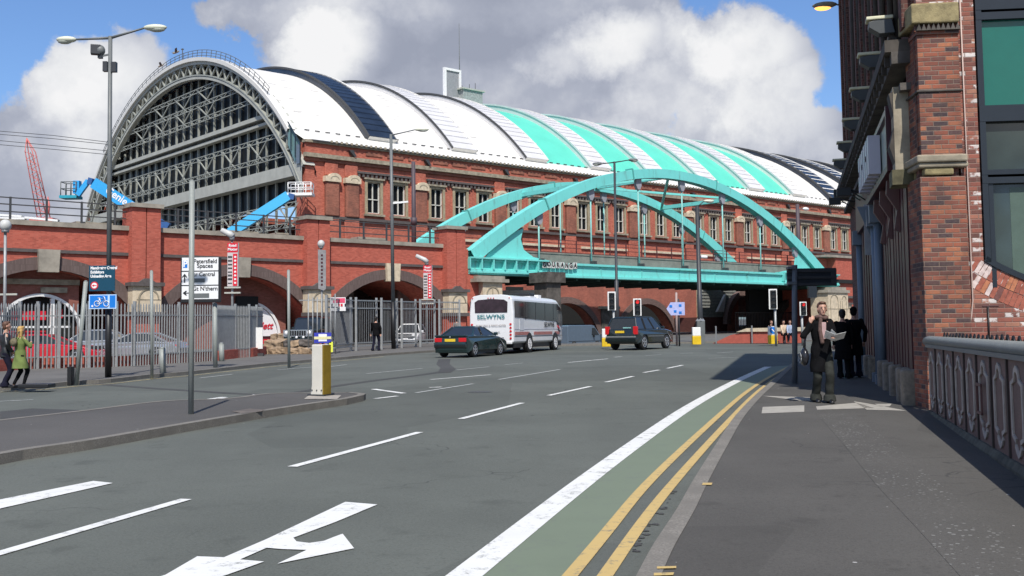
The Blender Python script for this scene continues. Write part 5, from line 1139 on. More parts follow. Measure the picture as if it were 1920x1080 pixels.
for i,a in enumerate(g_):
    for dx in ((-.14,.14) if 0<i<6 else (0,)): mb=MB(); mb.cb((a.x+dx,a.y,a.z+1.42),(.12,.12,2.95),m_galv); mb.build('gate_post',parent=gt,off=go)
p=at(603,664,.1); t=thing('steel_gate','narrow barred steel gate in front of the black jeep beside the stone blocks','gate',p); mb=MB()
for i in range(7): x=-.65+i*.22; mb.tube([(x,0,0),(x,0,2.8 if i%3 else 2.95)],.03,m_galv,6)
mb.bar((-1.1,0,2.65),(.7,0,2.65),.05,.05,m_galv); mb.bar((-.7,0,.3),(.7,0,.3),.05,.05,m_galv); mb.build('bars',t)
# boards on the fence
p=at(606,668,.1); t=thing('notice_board','blue and white notice boards with a yellow strip low on the steel gate','sign',p+Vector((0,-.12,0)),0); a=off2(590,624,p); b=off2(622,643,p); mb=MB(); mb.bx(a.x,b.x,0,.03,b.z,a.z,m_blue2:=mat('royal_blue_board',(.04,.05,.40),.4)); mb.bx(a.x+.2,b.x-.2,-.01,0,b.z+.08,a.z-.06,m_wplate); mb.bx(a.x,b.x,-.02,0,(a.z+b.z)/2-.06,(a.z+b.z)/2+.06,mat('cream_strip',(.70,.66,.35),.5)); mb.build('board',t); a=off2(618,641,p); b=off2(625,660,p); mb=MB(); mb.bx(a.x,b.x,.0,.03,b.z,a.z,mat('fluorescent_yellow',(.75,.80,.08),.5)); mb.build('yellow_strip',t)
p=at(634,661,.1); t=thing('entrance_sign','white sign with red heading and small pictograms above the mesh gates','sign',p+Vector((0,-.15,0))); a=off2(620,558,p); b=off2(649,583,p); mb=MB(); mb.bx(a.x,b.x,0,.04,b.z,a.z,m_wplate); mb.bx(a.x+.15,b.x-.03,-.01,0,a.z-.28,a.z-.04,mat('pink_red_heading',(.72,.08,.16),.4)); bd=mb.build('board',t); mb=MB()
for i,(x,w) in enumerate(((.1,.1),(.32,.08),(.5,.12),(.66,.12),(.86,.08))): mb.cb((a.x+x*.9,-.012,b.z+.3),(w*.8,.01,.14),m_rsign if 1<i<4 else m_frame)
mb.build('pictogram',parent=bd)
p=at(484,668,.1); t=thing('leaning_board','plain white board leaning on the fence end before the red lettered shopfront','board',p); mb=MB(); mb.bx(-.25,.22,-.05,0,.35,1.35,m_white); mb.build('panel',t); mb=MB(); mb.bx(-.3,.25,-.1,.1,0,.14,m_rail); mb.bx(-.2,-.15,0,.05,.1,.4,m_rail); mb.build('foot',t)
# stone blocks
m_rock=mat('sandstone_block',(.33,.235,.15),.9,var=.35,scale=4,bump=.4); m_rockd=mat('dark_stone_block',(.11,.095,.085),.9,var=.3,scale=4,bump=.4)
RK=[(500,664,.5,.32),(516,665,.45,.3),(532,666,.55,.28),(550,664,.5,.25),(566,664,.4,.3),(580,664,.45,.3),(592,665,.4,.3),(508,657,.5,.3),(524,656,.6,.35),(541,658,.4,.3),(556,655,.5,.28),(572,656,.6,.3),(586,655,.5,.3),(516,650,.4,.3),(530,648,.45,.3),(548,649,.5,.3),(568,648,.55,.25),(540,643,.35,.3)]
lab=['leftmost of the front row','second from the left in the front row','third from the left in the front row','middle of the front row','just right of the thin post in the front row','third from the right in the front row','second from the bollard in the front row','left end of the second row','large pale one second in the middle row','behind the thin post','low one right of the thin post','broad dark one near the bollard','dark one beside the blue notice board','upper left one','upper one against the shopfront','upper middle one right of the post','flat dark one below the jeep','topmost one of the heap']
for i,(x,y,w,h) in enumerate(RK):
    lvl=0 if i<7 else (.32 if i<13 else .6) if 0 else 0
    base=at(x,[664,656.5,652][0 if i<7 else 1 if i<13 else 2]+(0 if i<7 else 3),.1); base.z+= (0 if i<7 else .28 if i<13 else .58); base.y+=.0
    b=bmesh.new(); bmesh.ops.create_cube(b,size=1); bmesh.ops.subdivide_edges(b,edges=b.edges,cuts=2,use_grid_fill=True); rr=random.Random(i*3+1)
    rz=rr.uniform(0,3)
    for v in b.verts: v.co=Vector((v.co.x*w*1.25*rr.uniform(.85,1.1),v.co.y*w*rr.uniform(.85,1.1),v.co.z*h*1.25*rr.uniform(.82,1.1)+h*.5))
    me=bpy.data.meshes.new('stone_block'); b.to_mesh(me); b.free(); dark=i in(9,11,12,16); me.materials.append(m_rockd if dark else m_rock)
    o=bpy.data.objects.new('stone_block',me); COL.objects.link(o); o.location=base; o.rotation_euler=(rr.uniform(-.2,.2),rr.uniform(-.2,.2),rz); md=o.modifiers.new('b','BEVEL'); md.width=.03; md.segments=2
    tag(o,('dark' if dark else 'sandy')+' block, '+lab[i]+' of the heap','stone block','stone blocks heaped by the fence')
# ------------------------------------------------------------------ lifts, crane, wires, birds
def dl(x,y,d): return dep(x,y,d)
D=95; org=dl(262,395,D); t=thing('boom_lift','blue boom lift on the left with lettered arm and empty blue cage','boom lift',Vector((org.x,org.y,7)));  oo=Vector((org.x,org.y,7)); K=D/F
mb=MB(); P0=dl(315,428,D)-oo; P1=dl(250,392,D)-oo; P2=dl(176,343,D)-oo; mb.bar(P0,P1,.5,.9,mat('lift_dark_blue',(.03,.10,.28),.5)); mb.bar(P1+Vector((.9,0,-.5)),P2,.5,1.0,m_lblue); bm_=mb.build('main_boom',t)
P3=dl(166,339,D)-oo; P4=dl(146,366,D)-oo; mb=MB(); mb.bar(P3,P4,.35,.45,m_lblue); mb.build('jib',t); mb=MB(); mb.bar(P2+Vector((-.1,0,.1)),P3,.5,.6,mat('lift_dark_blue',(.03,.10,.28),.5)); mb.build('knuckle',t)
d=(P2-P1).normalized(); an=math.atan2(d.z,d.x)-PI; 
tt=text('lettering','Genie S-85',.95,m_wplate,bm_,(P1+P2)/2+Vector((1.2,-.27,-.6)),rot=(PI/2,0,0),bold=.02); tt.rotation_euler=(PI/2,-(math.atan2(-(P2-P1).z,-(P2-P1).x)),0)
def cage(mm,x0,y0,x1,y1,D,oo,solid):
    a=dl(x0,y0,D)-oo; b=dl(x1,y1,D)-oo; mb=MB(); yy=(0,1.2)
    for x in (a.x,a.x+(b.x-a.x)*.33,a.x+(b.x-a.x)*.66,b.x):
        for y in yy: mb.tube([(x,y,b.z),(x,y,a.z)],.045,mm,5)
    for z in (a.z,(a.z+b.z)/2):
        for y in yy: mb.tube([(a.x,y,z),(b.x,y,z)],.045,mm,5)
        for x in (a.x,b.x): mb.tube([(x,0,z),(x,1.2,z)],.045,mm,5)
    mb.bx(a.x-.1,b.x+.1,-.1,1.3,b.z-.25,b.z,solid); return mb
mb=cage(m_pole,114,341,142,366,D,oo,mat('lift_teal_blue',(.02,.32,.42),.5)); a=dl(135,338,D)-oo; b=dl(146,362,D)-oo; mb.bx(a.x,b.x,.2,.8,b.z,a.z,m_lblue); mb.build('cage',t)
D=93; org=dl(440,428,D); oo=Vector((org.x,org.y,7)); t=thing('boom_lift','light blue boom lift reaching up to a white cage by the brick corner','boom lift',oo)
mb=MB(); P0=dl(432,437,D)-oo; P1=dl(541,367,D)-oo; mb.bar(P0,P1,.6,.85,mat('lift_light_blue',(.07,.46,.80),.4,var=.03)); mb.build('main_boom',t); mb=MB(); mb.bar(P1,dl(552,370,D)-oo,.4,.5,mat('lift_dark_blue',(.03,.10,.28),.5)); mb.build('knuckle',t)
mb=cage(m_white,540,342,583,361,D,oo,m_white); mb.build('cage',t)
D=230; base=dl(82,412,D); t=thing('lattice_crane','distant red lattice crane with raised jib behind the left parapet','crane',Vector((base.x,base.y,2))); oo=Vector((base.x,base.y,2)); P0=dl(82,408,D)-oo; P1=dl(57,285,D)-oo; P2=dl(50,259,D)-oo; mb=MB(); w=1.0
for sx_,sy_ in ((-1,-1),(1,-1),(1,1),(-1,1)): mb.tube([P0+Vector((sx_*w,sy_*w,0)),P1+Vector((sx_*w*.8,sy_*w*.8,0)),P2],.12,m_crane,4)
n=16
for i in range(n):
    a=P0+(P1-P0)*(i/n); b=P0+(P1-P0)*((i+1)/n); s=1 if i%2 else -1
    for yy in (-1,1): mb.bar(a+Vector((s*w*.9,yy*w,0)),b+Vector((-s*w*.9,yy*w,0)),.10,.10,m_crane)
mb.build('jib',t); mb=MB(); mb.bx(-2.6,2.6,-1.5,1.5,P0.z-4,P0.z-.2,m_crane); mb.build('machine_house',t); mb=MB(); a=dl(86,400,D)-oo; b=dl(92,378,D)-oo; c=dl(88,376,D)-oo; 
mb.tube([a,c+Vector((0,0,-1)),(c+b)/2+Vector((0,0,.8)),b+Vector((0,0,-1)),dl(90,402,D)-oo],.3,m_crane,6); mb.build('mast_frame',t); mb=MB(); mb.tube([P1,dl(88,378,D)-oo],.06,m_rail,4); mb.build('hoist_rope',t)
D=110; p=dl(20,408,D); t=thing('stacked_beams','white stacked metal beams lying on the deck behind the left railing','building materials',Vector((p.x,p.y,7.2))); mb=MB(); oo=Vector((p.x,p.y,7.2))
for x0,y0,x1,y1 in ((-20,402,42,406),(-20,409,48,410),(48,408,110,414),(0,414,30,415)): a=dl(x0,y0,D)-oo; b=dl(x1,y1,D)-oo; mb.bar(a,b,.5,.22,m_white)
mb.build('beams',t)
for i,(a,b,c,lab) in enumerate((((-60,241),(100,254),(215,268),'highest'),((-60,247),(100,260),(215,272),'second highest'),((-60,258),(100,273),(215,284),'second lowest'),((-60,266),(100,280),(215,291),'lowest'))):
    P_=[dl(a[0],a[1],75),dl(b[0],b[1],79),dl(c[0],c[1],83)]; o=P_[0]; mb=MB(); mb.tube([q-o for q in P_],.022,m_rail,4); w=mb.build('overhead_wire'); w.location=o; tag(w,lab+' of the four overhead wires crossing the sky at the left','wire','overhead wires at the left')
def bird(x,y,s,label,rot):
    p=dl(x,y,70); mb=MB(); mb.ell((0,0,0),(.28*s,.1*s,.08*s),m_coping,8,6); mb.add([(-.1*s,0,.02),(.12*s,0,.02),(.0,-.55*s,.22*s),(-.15*s,-.5*s,.2*s)],[(0,1,2,3)],m_pole); mb.add([(-.1*s,0,.02),(.12*s,0,.02),(.0,.55*s,.16*s),(-.15*s,.5*s,.15*s)],[(0,1,2,3)],m_pole)
    o=mb.build('bird'); o.location=p; o.rotation_euler=(0,-.5,rot); tag(o,label,'bird','birds over the gable')
bird(330,98,1.0,'upper bird flying just left of the top of the arched gable',.6); bird(302,123,.8,'lower bird flying left of the curved roof rail',.4)
mb=MB(); p=dl(342,118,118); mb.tube([(0,0,-1),(0,0,1.7)],.05,m_rail,5); mb.cb((0,0,1.6),(.3,.1,.12),m_rail); o=mb.build('weather_mast'); o.location=p; tag(o,'short thin mast on the roof rail at the top of the gable','mast')
# ------------------------------------------------------------------ vehicles
def wheel(t,x,y,r,w,spokes=5,z=None,rim=None,face=1):
    mb=MB(); mb.lathe([(r*.62,-w/2),(r*.93,-w/2),(r,-w*.32),(r,w*.32),(r*.93,w/2),(r*.62,w/2)],(0,0,0),m_rubber,28,True,'y'); wo=mb.build('wheel',t); wo.location=(x,y,z or r)
    mb=MB(); R=r*.64; f=face*(w/2-.01); mb.lathe([(R,min(0,f)),(R,max(0,f))],(0,0,0),m_rail,24,False,'y')
    mb.tube([(R*.95*math.cos(a),f,R*.95*math.sin(a)) for a in [2*PI*j/20 for j in range(21)]],R*.09,rim or m_rim,6,False)
    for k in range(spokes):
        a=2*PI*k/spokes+.3; mb.bar((0,f,0),(R*.92*math.cos(a),f,R*.92*math.sin(a)),R*.20,.04,rim or m_rim,up=(0,1,0))
    mb.lathe([(R*.2,f-.02),(R*.2,f+.02)],(0,0,0),rim or m_rim,12,False,'y'); mb.build('rim',parent=wo); return wo
def arch_cut(x,r,z0,n=9): return [(x+r*math.cos(a),max(z0,r*.97*math.sin(a)+.30)) for a in [PI*j/n for j in range(n+1)]]
def car(label,cat,name,loc,rz,L,Wd,top,belt,gh,wx,wr,paint_,zb=.2,grp=None,front=None,plate=m_yplate,tl=None,win=None,taper=.06):
    """top: body outline rear->front [(x,z)...]; gh: greenhouse (x rear bottom, x rear top, x front top, x front bottom, roof z, half width top)"""
    t=thing(name,label,cat,loc,rz,grp); hw=Wd/2; x0,x1=top[0][0],top[-1][0]
    bot=[(x1-.05,zb)]
    for x in sorted(wx,reverse=True): bot+= [(x+a,z) for a,z in [(wr*1.12*math.cos(q),zb+max(0,(wr*1.13*math.sin(q)+wr-zb))) for q in [PI*j/10 for j in range(11)]]]
    bot+=[(x0+.05,zb)]
    prof=top+bot; N_=len(prof); mb=MB(); vs=[]; ys=(-hw,-hw+.05,-hw*.72,hw*.72,hw-.05,hw)
    for k,y in enumerate(ys):
        s=(.965,.985,1,1,.985,.965)[k]; dz=(.05,.015,0,0,.015,.05)[k]
        for x,z in prof:
            zz=z-dz*(1 if z>belt*.75 else 0); xx=x*s; yy=y
            ex=max(0,abs(x)-(L/2-.55))/.55; yy=y*(1-taper*ex*ex)
            vs.append((xx,yy,zz))
    fs=[tuple(range(N_)),tuple(range(6*N_-1,5*N_-1,-1))]+[(k*N_+i,k*N_+(i+1)%N_,(k+1)*N_+(i+1)%N_,(k+1)*N_+i) for k in range(5) for i in range(N_)]
    mb.add(vs,fs,paint_); mb.build('body',t,bevel=.018)
    mb=MB(); mb.bx(x0+.25,x1-.25,-hw+.12,hw-.12,zb-.02,belt-.12,m_black); mb.build('underbody',t)
    rb,rt,ft,fb,zr,wt=gh; wb=hw-.07; b0=belt-.03
    def q(x,w,z,s): return (x,w*s,z)
    g=MB(); V=[(rb,-wb,b0),(fb,-wb,b0),(fb,wb,b0),(rb,wb,b0),(rt,-wt,zr),(ft,-wt,zr),(ft,wt,zr),(rt,wt,zr)]
    g.add(V,[(0,3,2,1),(4,5,6,7),(0,1,5,4),(1,2,6,5),(2,3,7,6),(3,0,4,7)],m_cglass); g.build('windows',t)
    r=MB(); r.add([(rt-.03,-wt-.01,zr-.02),(ft+.03,-wt-.01,zr-.02),(ft+.03,wt+.01,zr-.02),(rt-.03,wt+.01,zr-.02),(rt+.06,-wt+.09,zr+.055),(ft-.08,-wt+.09,zr+.055),(ft-.08,wt-.09,zr+.055),(rt+.06,wt-.09,zr+.055)],[(0,3,2,1),(4,5,6,7),(0,1,5,4),(1,2,6,5),(2,3,7,6),(3,0,4,7)],paint_); 
    for s in(-1,1):
        e=.012; 
        r.bar((rb,(wb)*s,b0),(rt,(wt)*s,zr),.07,.09,paint_); r.bar((fb,(wb)*s,b0),(ft,(wt)*s,zr),.05,.06,paint_)
        for fx in (win or (.5,)):
            xb=rb+(fb-rb)*fx; xt=rt+(ft-rt)*fx; r.bar((xb,(wb+e)*s,b0),(xt,(wt+e)*s,zr),.03,.09,m_black if fx<.99 else paint_)
        r.bar((rb-.02,wb*s,b0+.01),(fb+.02,wb*s,b0+.01),.04,.05,m_black)
    r.build('roof',t,bevel=.02)
    for x in wx:
        for s in (-1,1): wheel(t,x,s*(hw-.12),wr,.21,face=s)
    for s in (-1,1):
        mb=MB(); mb.cb((fb-.28,(hw+.06)*s,belt+.07),(.10,.2,.13),paint_); mb.build('door_mirror',t,bevel=.03)
    return t,hw
def tl_box(t,x,hw,y0,y1,z0,z1,m=None,name='tail_light'):
    for s in (-1,1): mb=MB(); mb.bx(x-.025,x+.12,min(y0*s,y1*s),max(y0*s,y1*s),z0,z1,m or m_redp); mb.build(name,t,bevel=.015)
def plate(t,x,y,z,w=.52,h=.12,m=None): mb=MB(); mb.bx(x-.02,x+.01,y-w/2,y+w/2,z,z+h,m or m_yplate); mb.build('number_plate',t)
m_dgreen=mat('dark_green_car_paint',(.010,.028,.028),.18,var=.1,coat=.8,spec=.5); m_dark4=mat('black_green_car_paint',(.008,.014,.014),.18,var=.1,coat=.8)
m_cred=mat('red_car_paint',(.50,.008,.02),.2,var=.05,coat=.8); m_silv=mat('silver_car_paint',(.36,.38,.41),.25,metal=.4,var=.05,coat=.6); m_cwhite=mat('white_coach_paint',(.74,.745,.75),.3,var=.02,coat=.4); m_van=mat('blue_grey_van_paint',(.10,.135,.175),.35,var=.06,coat=.3)
def place(px,py,px2=None,h=.0): return at(px,py,h)
# dark green coupe: rear bumper centre seen at x 846
p=at(846,671); phi=R_(24); dirv=Vector((math.sin(phi),math.cos(phi),0)); L=4.43; c=p+dirv*(L/2-.1); c.z=gz(c.x,c.y)
top_=[(-2.21,.34),(-2.22,.60),(-2.17,.90),(-2.05,.97),(-1.50,1.0),(.70,.97),(1.2,.92),(1.85,.80),(2.12,.66),(2.20,.5),(2.18,.34)]
t,hw=car('dark green two-door coupe with yellow rear plate following the white coach','car','parked_car' and 'coupe_car',c,PI/2-phi,L,1.71,top_,.96,(-1.62,-.88,.05,.92,1.33,.56),(-1.38,1.32),.315,m_dgreen,win=(.42,))
tl_box(t,-2.19,hw,.42,.78,.68,.86); plate(t,-2.205,0,.70); mb=MB(); mb.bx(-2.245,-2.1,-.80,.80,.42,.58,m_dark4); mb.build('bumper',t,bevel=.03); mb=MB(); mb.bx(-2.22,-1.98,-.78,.78,.915,.985,m_dgreen); mb.lathe([(.04,-2.235),(.04,-2.2)],(0,0,.90),m_chrome,12,False,'x'); mb.build('boot_lid',t,bevel=.015)
# black sport utility car
p=at(1166,657); phi=R_(33); dirv=Vector((math.sin(phi),math.cos(phi),0)); L=4.7; c=p+dirv*(L/2-.1); c.z=gz(c.x,c.y)
top_=[(-2.33,.45),(-2.36,.75),(-2.30,1.08),(1.0,1.10),(1.35,1.08),(2.05,.98),(2.28,.82),(2.33,.45)]
t,hw=car('black sport utility car with tinted glass, silver alloy wheels and yellow plate','car','sport_utility_car',c,PI/2-phi,L,1.86,top_,1.09,(-2.24,-1.95,.25,.95,1.66,.66),(-1.42,1.37),.385,m_dark4,zb=.33,win=(.33,.66))
tl_box(t,-2.30,hw,.70,.93,.80,1.22); plate(t,-2.36,.05,.88); mb=MB(); mb.bx(-2.42,-2.25,-.86,.86,.62,.72,m_pole); mb.bx(-2.40,-2.2,-.9,.9,.42,.62,m_dark4); mb.build('bumper',t,bevel=.03)
mb=MB(); mb.bx(-1.0,.9,-.95,-.92,.68,.73,m_pole); mb.build('door_trim',t); mb=MB(); mb.bx(-2.27,-2.24,-.55,-.1,1.12,1.18,mat('window_sticker',(.25,.5,.48),.4)); mb.build('sticker',t); mb=MB(); 
for s in (-1,1): mb.bar((-1.7,.58*s,1.74),(.1,.58*s,1.74),.03,.03,m_poled)
mb.build('roof_rail',t)
# white coach
p=at(923,664); phi=R_(20); dirv=Vector((math.sin(phi),math.cos(phi),0)); L=9.2; Wc=2.42; c=p+dirv*(L/2-.6); c.z=gz(c.x,c.y)
t=thing('coach','white SELWYNS coach seen from behind at the kerb with dark rear window','coach',c,PI/2-phi); t.scale=(.90,.96,.89)
prof=[(-1.21,.62),(-1.21,2.2),(-1.14,2.95),(-1.02,3.12),(-.6,3.20),(.6,3.20),(1.02,3.12),(1.14,2.95),(1.21,2.2),(1.21,.62),(1.05,.5),(-1.05,.5)]
xs=[(-4.55,.94,.02),(-4.5,.985,0),(-4.3,1,0),(2.9,1,0),(3.6,.99,-.05),(4.1,.97,-.28),(4.45,.93,-.9),(4.58,.90,-1.5)]
vs=[];n=len(prof)
for x,s,dz in xs:
    for y,z in prof: vs.append((x,y*s,z if z<1.7 else max(1.7,z+dz*(z-1.7)/1.5*1.0)))
mb=MB(); mb.add(vs,[tuple(range(n)),tuple(range(len(vs)-1,len(vs)-n-1,-1))]+[(k*n+i,k*n+(i+1)%n,(k+1)*n+(i+1)%n,(k+1)*n+i) for k in range(len(xs)-1) for i in range(n)],m_cwhite); mb.build('body',t,bevel=.05,seg=3)
mb=MB(); mb.bx(-4.3,4.3,-1.1,1.1,.28,.62,m_black); mb.build('underbody',t)
mb=MB(); w=.88; mb.prism([(-w,2.22),(w,2.22),(w+.02,2.8),(w*.8,2.93),(0,2.98),(-w*.8,2.93),(-w-.02,2.8)],-4.575,-4.53,m_busg:=mat('coach_rear_glass',(.035,.02,.028),.12,var=.5,scale=2),'yz'); mb.build('rear_window',t,bevel=.01)
for s in (-1,1):
    mb=MB(); y=1.215*s; mb.prism([(-4.35,1.95),(3.1,1.75),(3.9,1.55),(4.2,1.5),(4.2,2.1),(3.9,2.55),(3.3,2.83),(-4.35,2.86)],y-.012,y+.012,mat('coach_side_glass',(.02,.012,.014),.08,var=.5,scale=1.2),'xz'); sw=mb.build('side_window',t)
    mb=MB()
    for x in (-2.6,-.9,.8,2.4): mb.bx(x-.02,x+.02,y-.02,y+.02,1.85,2.84,m_black)
    mb.build('window_divider',parent=sw)
    mb=MB(); mb.bx(-4.35,-2.0,y-.01,y+.01,.98,1.16,m_salm:=mat('salmon_stripe',(.42,.15,.13),.4)); mb.bx(-1.2,2.2,y-.01,y+.01,.98,1.16,m_salm); mb.bx(2.7,3.6,y-.01,y+.01,.98,1.16,m_salm); mb.build('side_stripe',t)
    mb=MB(); mb.bx(-4.4,4.3,y-.006,y+.006,.9,.93,m_rail); mb.bx(-4.4,4.2,y-.006,y+.006,1.30,1.32,m_lett); mb.build('panel_line',t)
    mb=MB(); mb.bx(-3.6,-2.9,y-.01,y+.01,1.24,1.9,mat('pale_grey_hatch',(.60,.61,.63),.4)); mb.build('side_hatch',t)
    for x in (-2.0,2.75): 
        mb=MB(); mb.lathe([(.56,0),(.56,.012)],(x,y-.0 if s>0 else y-.012,.55),m_black,24,False,'y'); mb.build('wheel_arch',t); wheel(t,x,s*1.10,.47,.28,8,rim=m_wplate,face=s)
def rt(s,size,z,m,y=0,**k): return text('lettering',s,size,m,t,(-4.60,y,z),rot=(PI/2,0,-PI/2),**k)
rt('SELWYNS',.33,1.99,mat('teal_lettering',(.03,.20,.22),.4),bold=.004,sx=1.05,space=1.0); rt('RUNCORN & MANCHESTER',.13,1.52,mat('grey_lettering',(.28,.24,.24),.5)); rt('www.selwyns.co.uk',.12,1.17,m_pole)
text('lettering','SELWYNS',.40,m_rail,t,(1.6,-1.235,1.55),rot=(PI/2,0,0),bold=.004,sx=1.1)
mb=MB()
for k,m in ((0,m_frame),(1,m_rsign),(2,m_frame)): mb.prism([(3.1+.12*k,1.75-.2*k),(3.5+.12*k,1.6-.2*k),(3.5+.12*k,1.48-.2*k),(3.1+.12*k,1.63-.2*k)],-1.235,-1.22,m,'xz')
mb.build('side_emblem',t)
for s in (-1,1):
    mb=MB()
    for k in range(5): mb.lathe([(.06,-4.585),(.06,-4.55)],(0,1.05*s,.82+.19*k),m_redp,12,False,'x')
    mb.build('tail_light',t)
mb=MB(); 
for y in (-1.0,-.15,0,.15,1.0): mb.lathe([(.03,-4.585),(.03,-4.54)],(0,y,3.02),m_redp,8,False,'x')
mb.build('marker_light',t); mb=MB(); mb.bx(-4.57,-4.50,-1.12,1.12,.5,.66,m_cwhite); mb.build('bumper',t,bevel=.03); mb=MB(); mb.bx(.2,1.2,-.5,.5,3.2,3.42,m_black); mb.bx(.1,1.3,-.6,.6,3.2,3.25,m_cwhite); mb.bx(2.2,2.8,-.4,.4,3.12,3.38,m_white); mb.build('roof_vent',t,bevel=.03)
# grey blue van beyond the kerb
p=at(1062,652,.1); c=dep(1080,645,69); c.z=gz(c.x,c.y)-.30; t=thing('panel_van','plain blue grey panel van facing right under the bridge','van',c,R_(52)); t.scale=(.85,.85,.80)
mb=MB(); pr=[(-2.4,.35),(-2.4,1.88),(-2.2,1.96),(.9,1.96),(1.25,1.9),(2.0,1.2),(2.45,.98),(2.5,.35)]
mb.prism(pr,-.92,.92,m_van); mb.build('body',t,bevel=.06,seg=3)
for s in (-1,1): mb=MB(); mb.prism([(.85,1.12),(1.9,1.12),(1.3,1.72),(.9,1.72)],.92*s-.012,.92*s+.012,m_cglass); mb.build('cab_window',t)
for x in (-1.6,1.6):
    for s in (-1,1): wheel(t,x,s*.84,.34,.2,5,rim=m_pole,face=s)
mb=MB(); mb.bx(1.0,1.12,-1.05,-.9,.95,1.15,m_black); mb.bx(-2.3,2.3,-.93,-.92,.62,.66,m_frame); mb.build('door_mirror',t)
# cars behind the palisade fence
sport=[(-2.2,.3),(-2.25,.6),(-2.05,.86),(-1.2,.92),(.6,.88),(1.5,.80),(2.1,.58),(2.2,.3)]
def yard(px,py,rz,label,pa,rimc=None,gh=(-1.75,-.85,.05,.85,1.24,.52),name='sports_car',h=.0,L=4.4,top_=sport,belt=.88,wd=1.8):
    c=at(px,py,h); return car(label,'car',name,c,rz,L,wd,top_,belt,gh,(-1.35,1.32),.33,pa,win=(.4,))
t,hw=yard(95,684,R_(6),'bright red sports car behind the grey palings at the far left',m_cred); tl_box(t,-2.2,hw,.5,.8,.62,.78)
t,hw=yard(255,678,R_(176),'silver sports coupe behind the palings right of the black lamp base',m_silv); tl_box(t,-2.15,hw,.4,.8,.6,.75)
mb=MB(); mb.bx(1.95,2.22,-.75,.75,.45,.6,m_redp); mb.build('nose_panel',t)
t,hw=yard(172,671,R_(186),'silver blue saloon half hidden between the red and silver sports cars',m_silv,gh=(-1.7,-1.0,.2,1.0,1.38,.56)); mb=MB(); mb.bx(2.0,2.2,.35,.8,.55,.7,m_wplate); mb.build('head_light',t)
t,hw=yard(770,646,R_(-95),'white car facing the road behind the mesh gates beside the lamp',m_cwhite,gh=(-1.9,-1.5,.3,.95,1.45,.6)); mb=MB(); mb.bx(2.15,2.24,-.6,.6,.5,.62,m_rail); mb.build('grille',t); tl_box(t,2.12,hw,.5,.82,.6,.76,m_wplate,'head_light'); plate(t,2.24,0,.36,m=m_wplate)
# black jeep with chrome grille
c=at(592,656,.1); c=Vector((c.x-.4,c.y+.6,c.z)); t,hw=car('black off-road car with slotted chrome grille behind the narrow steel gate','car','off_road_car',c,R_(-100),4.0,1.75,[(-2,.5),(-2,1.15),(.7,1.2),(1.8,1.18),(1.95,1.1),(1.97,.5)],1.18,(-1.9,-1.75,.35,.6,1.8,.74),(-1.25,1.3),.42,m_dark4,zb=.45,win=(.33,.66),taper=.0)
mb=MB()
for k in range(7): y=-.42+.14*k; mb.bx(1.96,2.02,y-.045,y+.045,.82,1.1,m_black)
mb.bx(1.94,1.99,-.85,.85,.78,1.15,m_chrome); mb.build('grille',t)
for s in (-1,1): mb=MB(); mb.lathe([(.13,1.98),(.10,2.03)],(0,.66*s,.98),m_wplate,16,True,'x'); mb.build('head_light',t)
mb=MB(); mb.bx(1.95,2.15,-.85,.85,.5,.66,m_frame); 
for y in (-.4,0,.4): mb.lathe([(.07,2.14),(.07,2.19)],(0,y,.74),m_wplate,12,False,'x')
mb.build('bumper',t,bevel=.02)
# ------------------------------------------------------------------ people
def caps(mb,p,q,r1,r2,m,n=12):
    """tapered capsule"""
    p,q=Vector(p),Vector(q); d=(q-p); L=max(d.length,1e-4); t=d/L; pts=[];rs=[]
    for k in (0,.35,.7,.92): pts.append(p-t*r1*(1-k)); rs.append(max(r1*math.sqrt(max(0,1-(1-k)**2)),.0008))
    pts.append(p);rs.append(r1);pts.append(q);rs.append(r2)
    for k in (.92,.7,.35,0): pts.append(q+t*r2*(1-k)); rs.append(max(r2*math.sqrt(max(0,1-(1-k)**2)),.0008))
    mb.tube(pts,rs,m,n)
def loft(mb,rings,m,n=20):
    vs=[]
    for (cx,cy,z,rx,ry) in rings:
        for k in range(n): a=2*PI*k/n; vs.append((cx+rx*math.cos(a),cy+ry*math.sin(a),z))
    fs=[(i*n+k,i*n+(k+1)%n,(i+1)*n+(k+1)%n,(i+1)*n+k) for i in range(len(rings)-1) for k in range(n)]+[tuple(range(n-1,-1,-1)),tuple((len(rings)-1)*n+k for k in range(n))]
    mb.add(vs,fs,m,True)
def vox(mb,name,parent,size,smooth=2,m2=None):
    o=mb.build(name,parent); md=o.modifiers.new('r','REMESH'); md.mode='VOXEL'; md.voxel_size=size; md.use_smooth_shade=True
    s=o.modifiers.new('s','SMOOTH'); s.factor=.5; s.iterations=smooth
    dg=bpy.context.evaluated_depsgraph_get(); me=bpy.data.meshes.new_from_object(o.evaluated_get(dg)); o.modifiers.clear(); mats=[x for x in o.data.materials]; o.data=me
    me.materials.clear(); me.materials.append(mats[0]); me.polygons.foreach_set('material_index',[0]*len(me.polygons)); me.update(); return o
def ik(a,b,l1,l2,bend):
    a,b=Vector(a),Vector(b); d=b-a; L=min(d.length,(l1+l2)*.999); t=d.normalized(); x=(l1*l1-l2*l2+L*L)/(2*L); h=math.sqrt(max(l1*l1-x*x,0)); bend=Vector(bend); bend=(bend-t*bend.dot(t)).normalized(); return a+t*x+bend*h, a+t*L
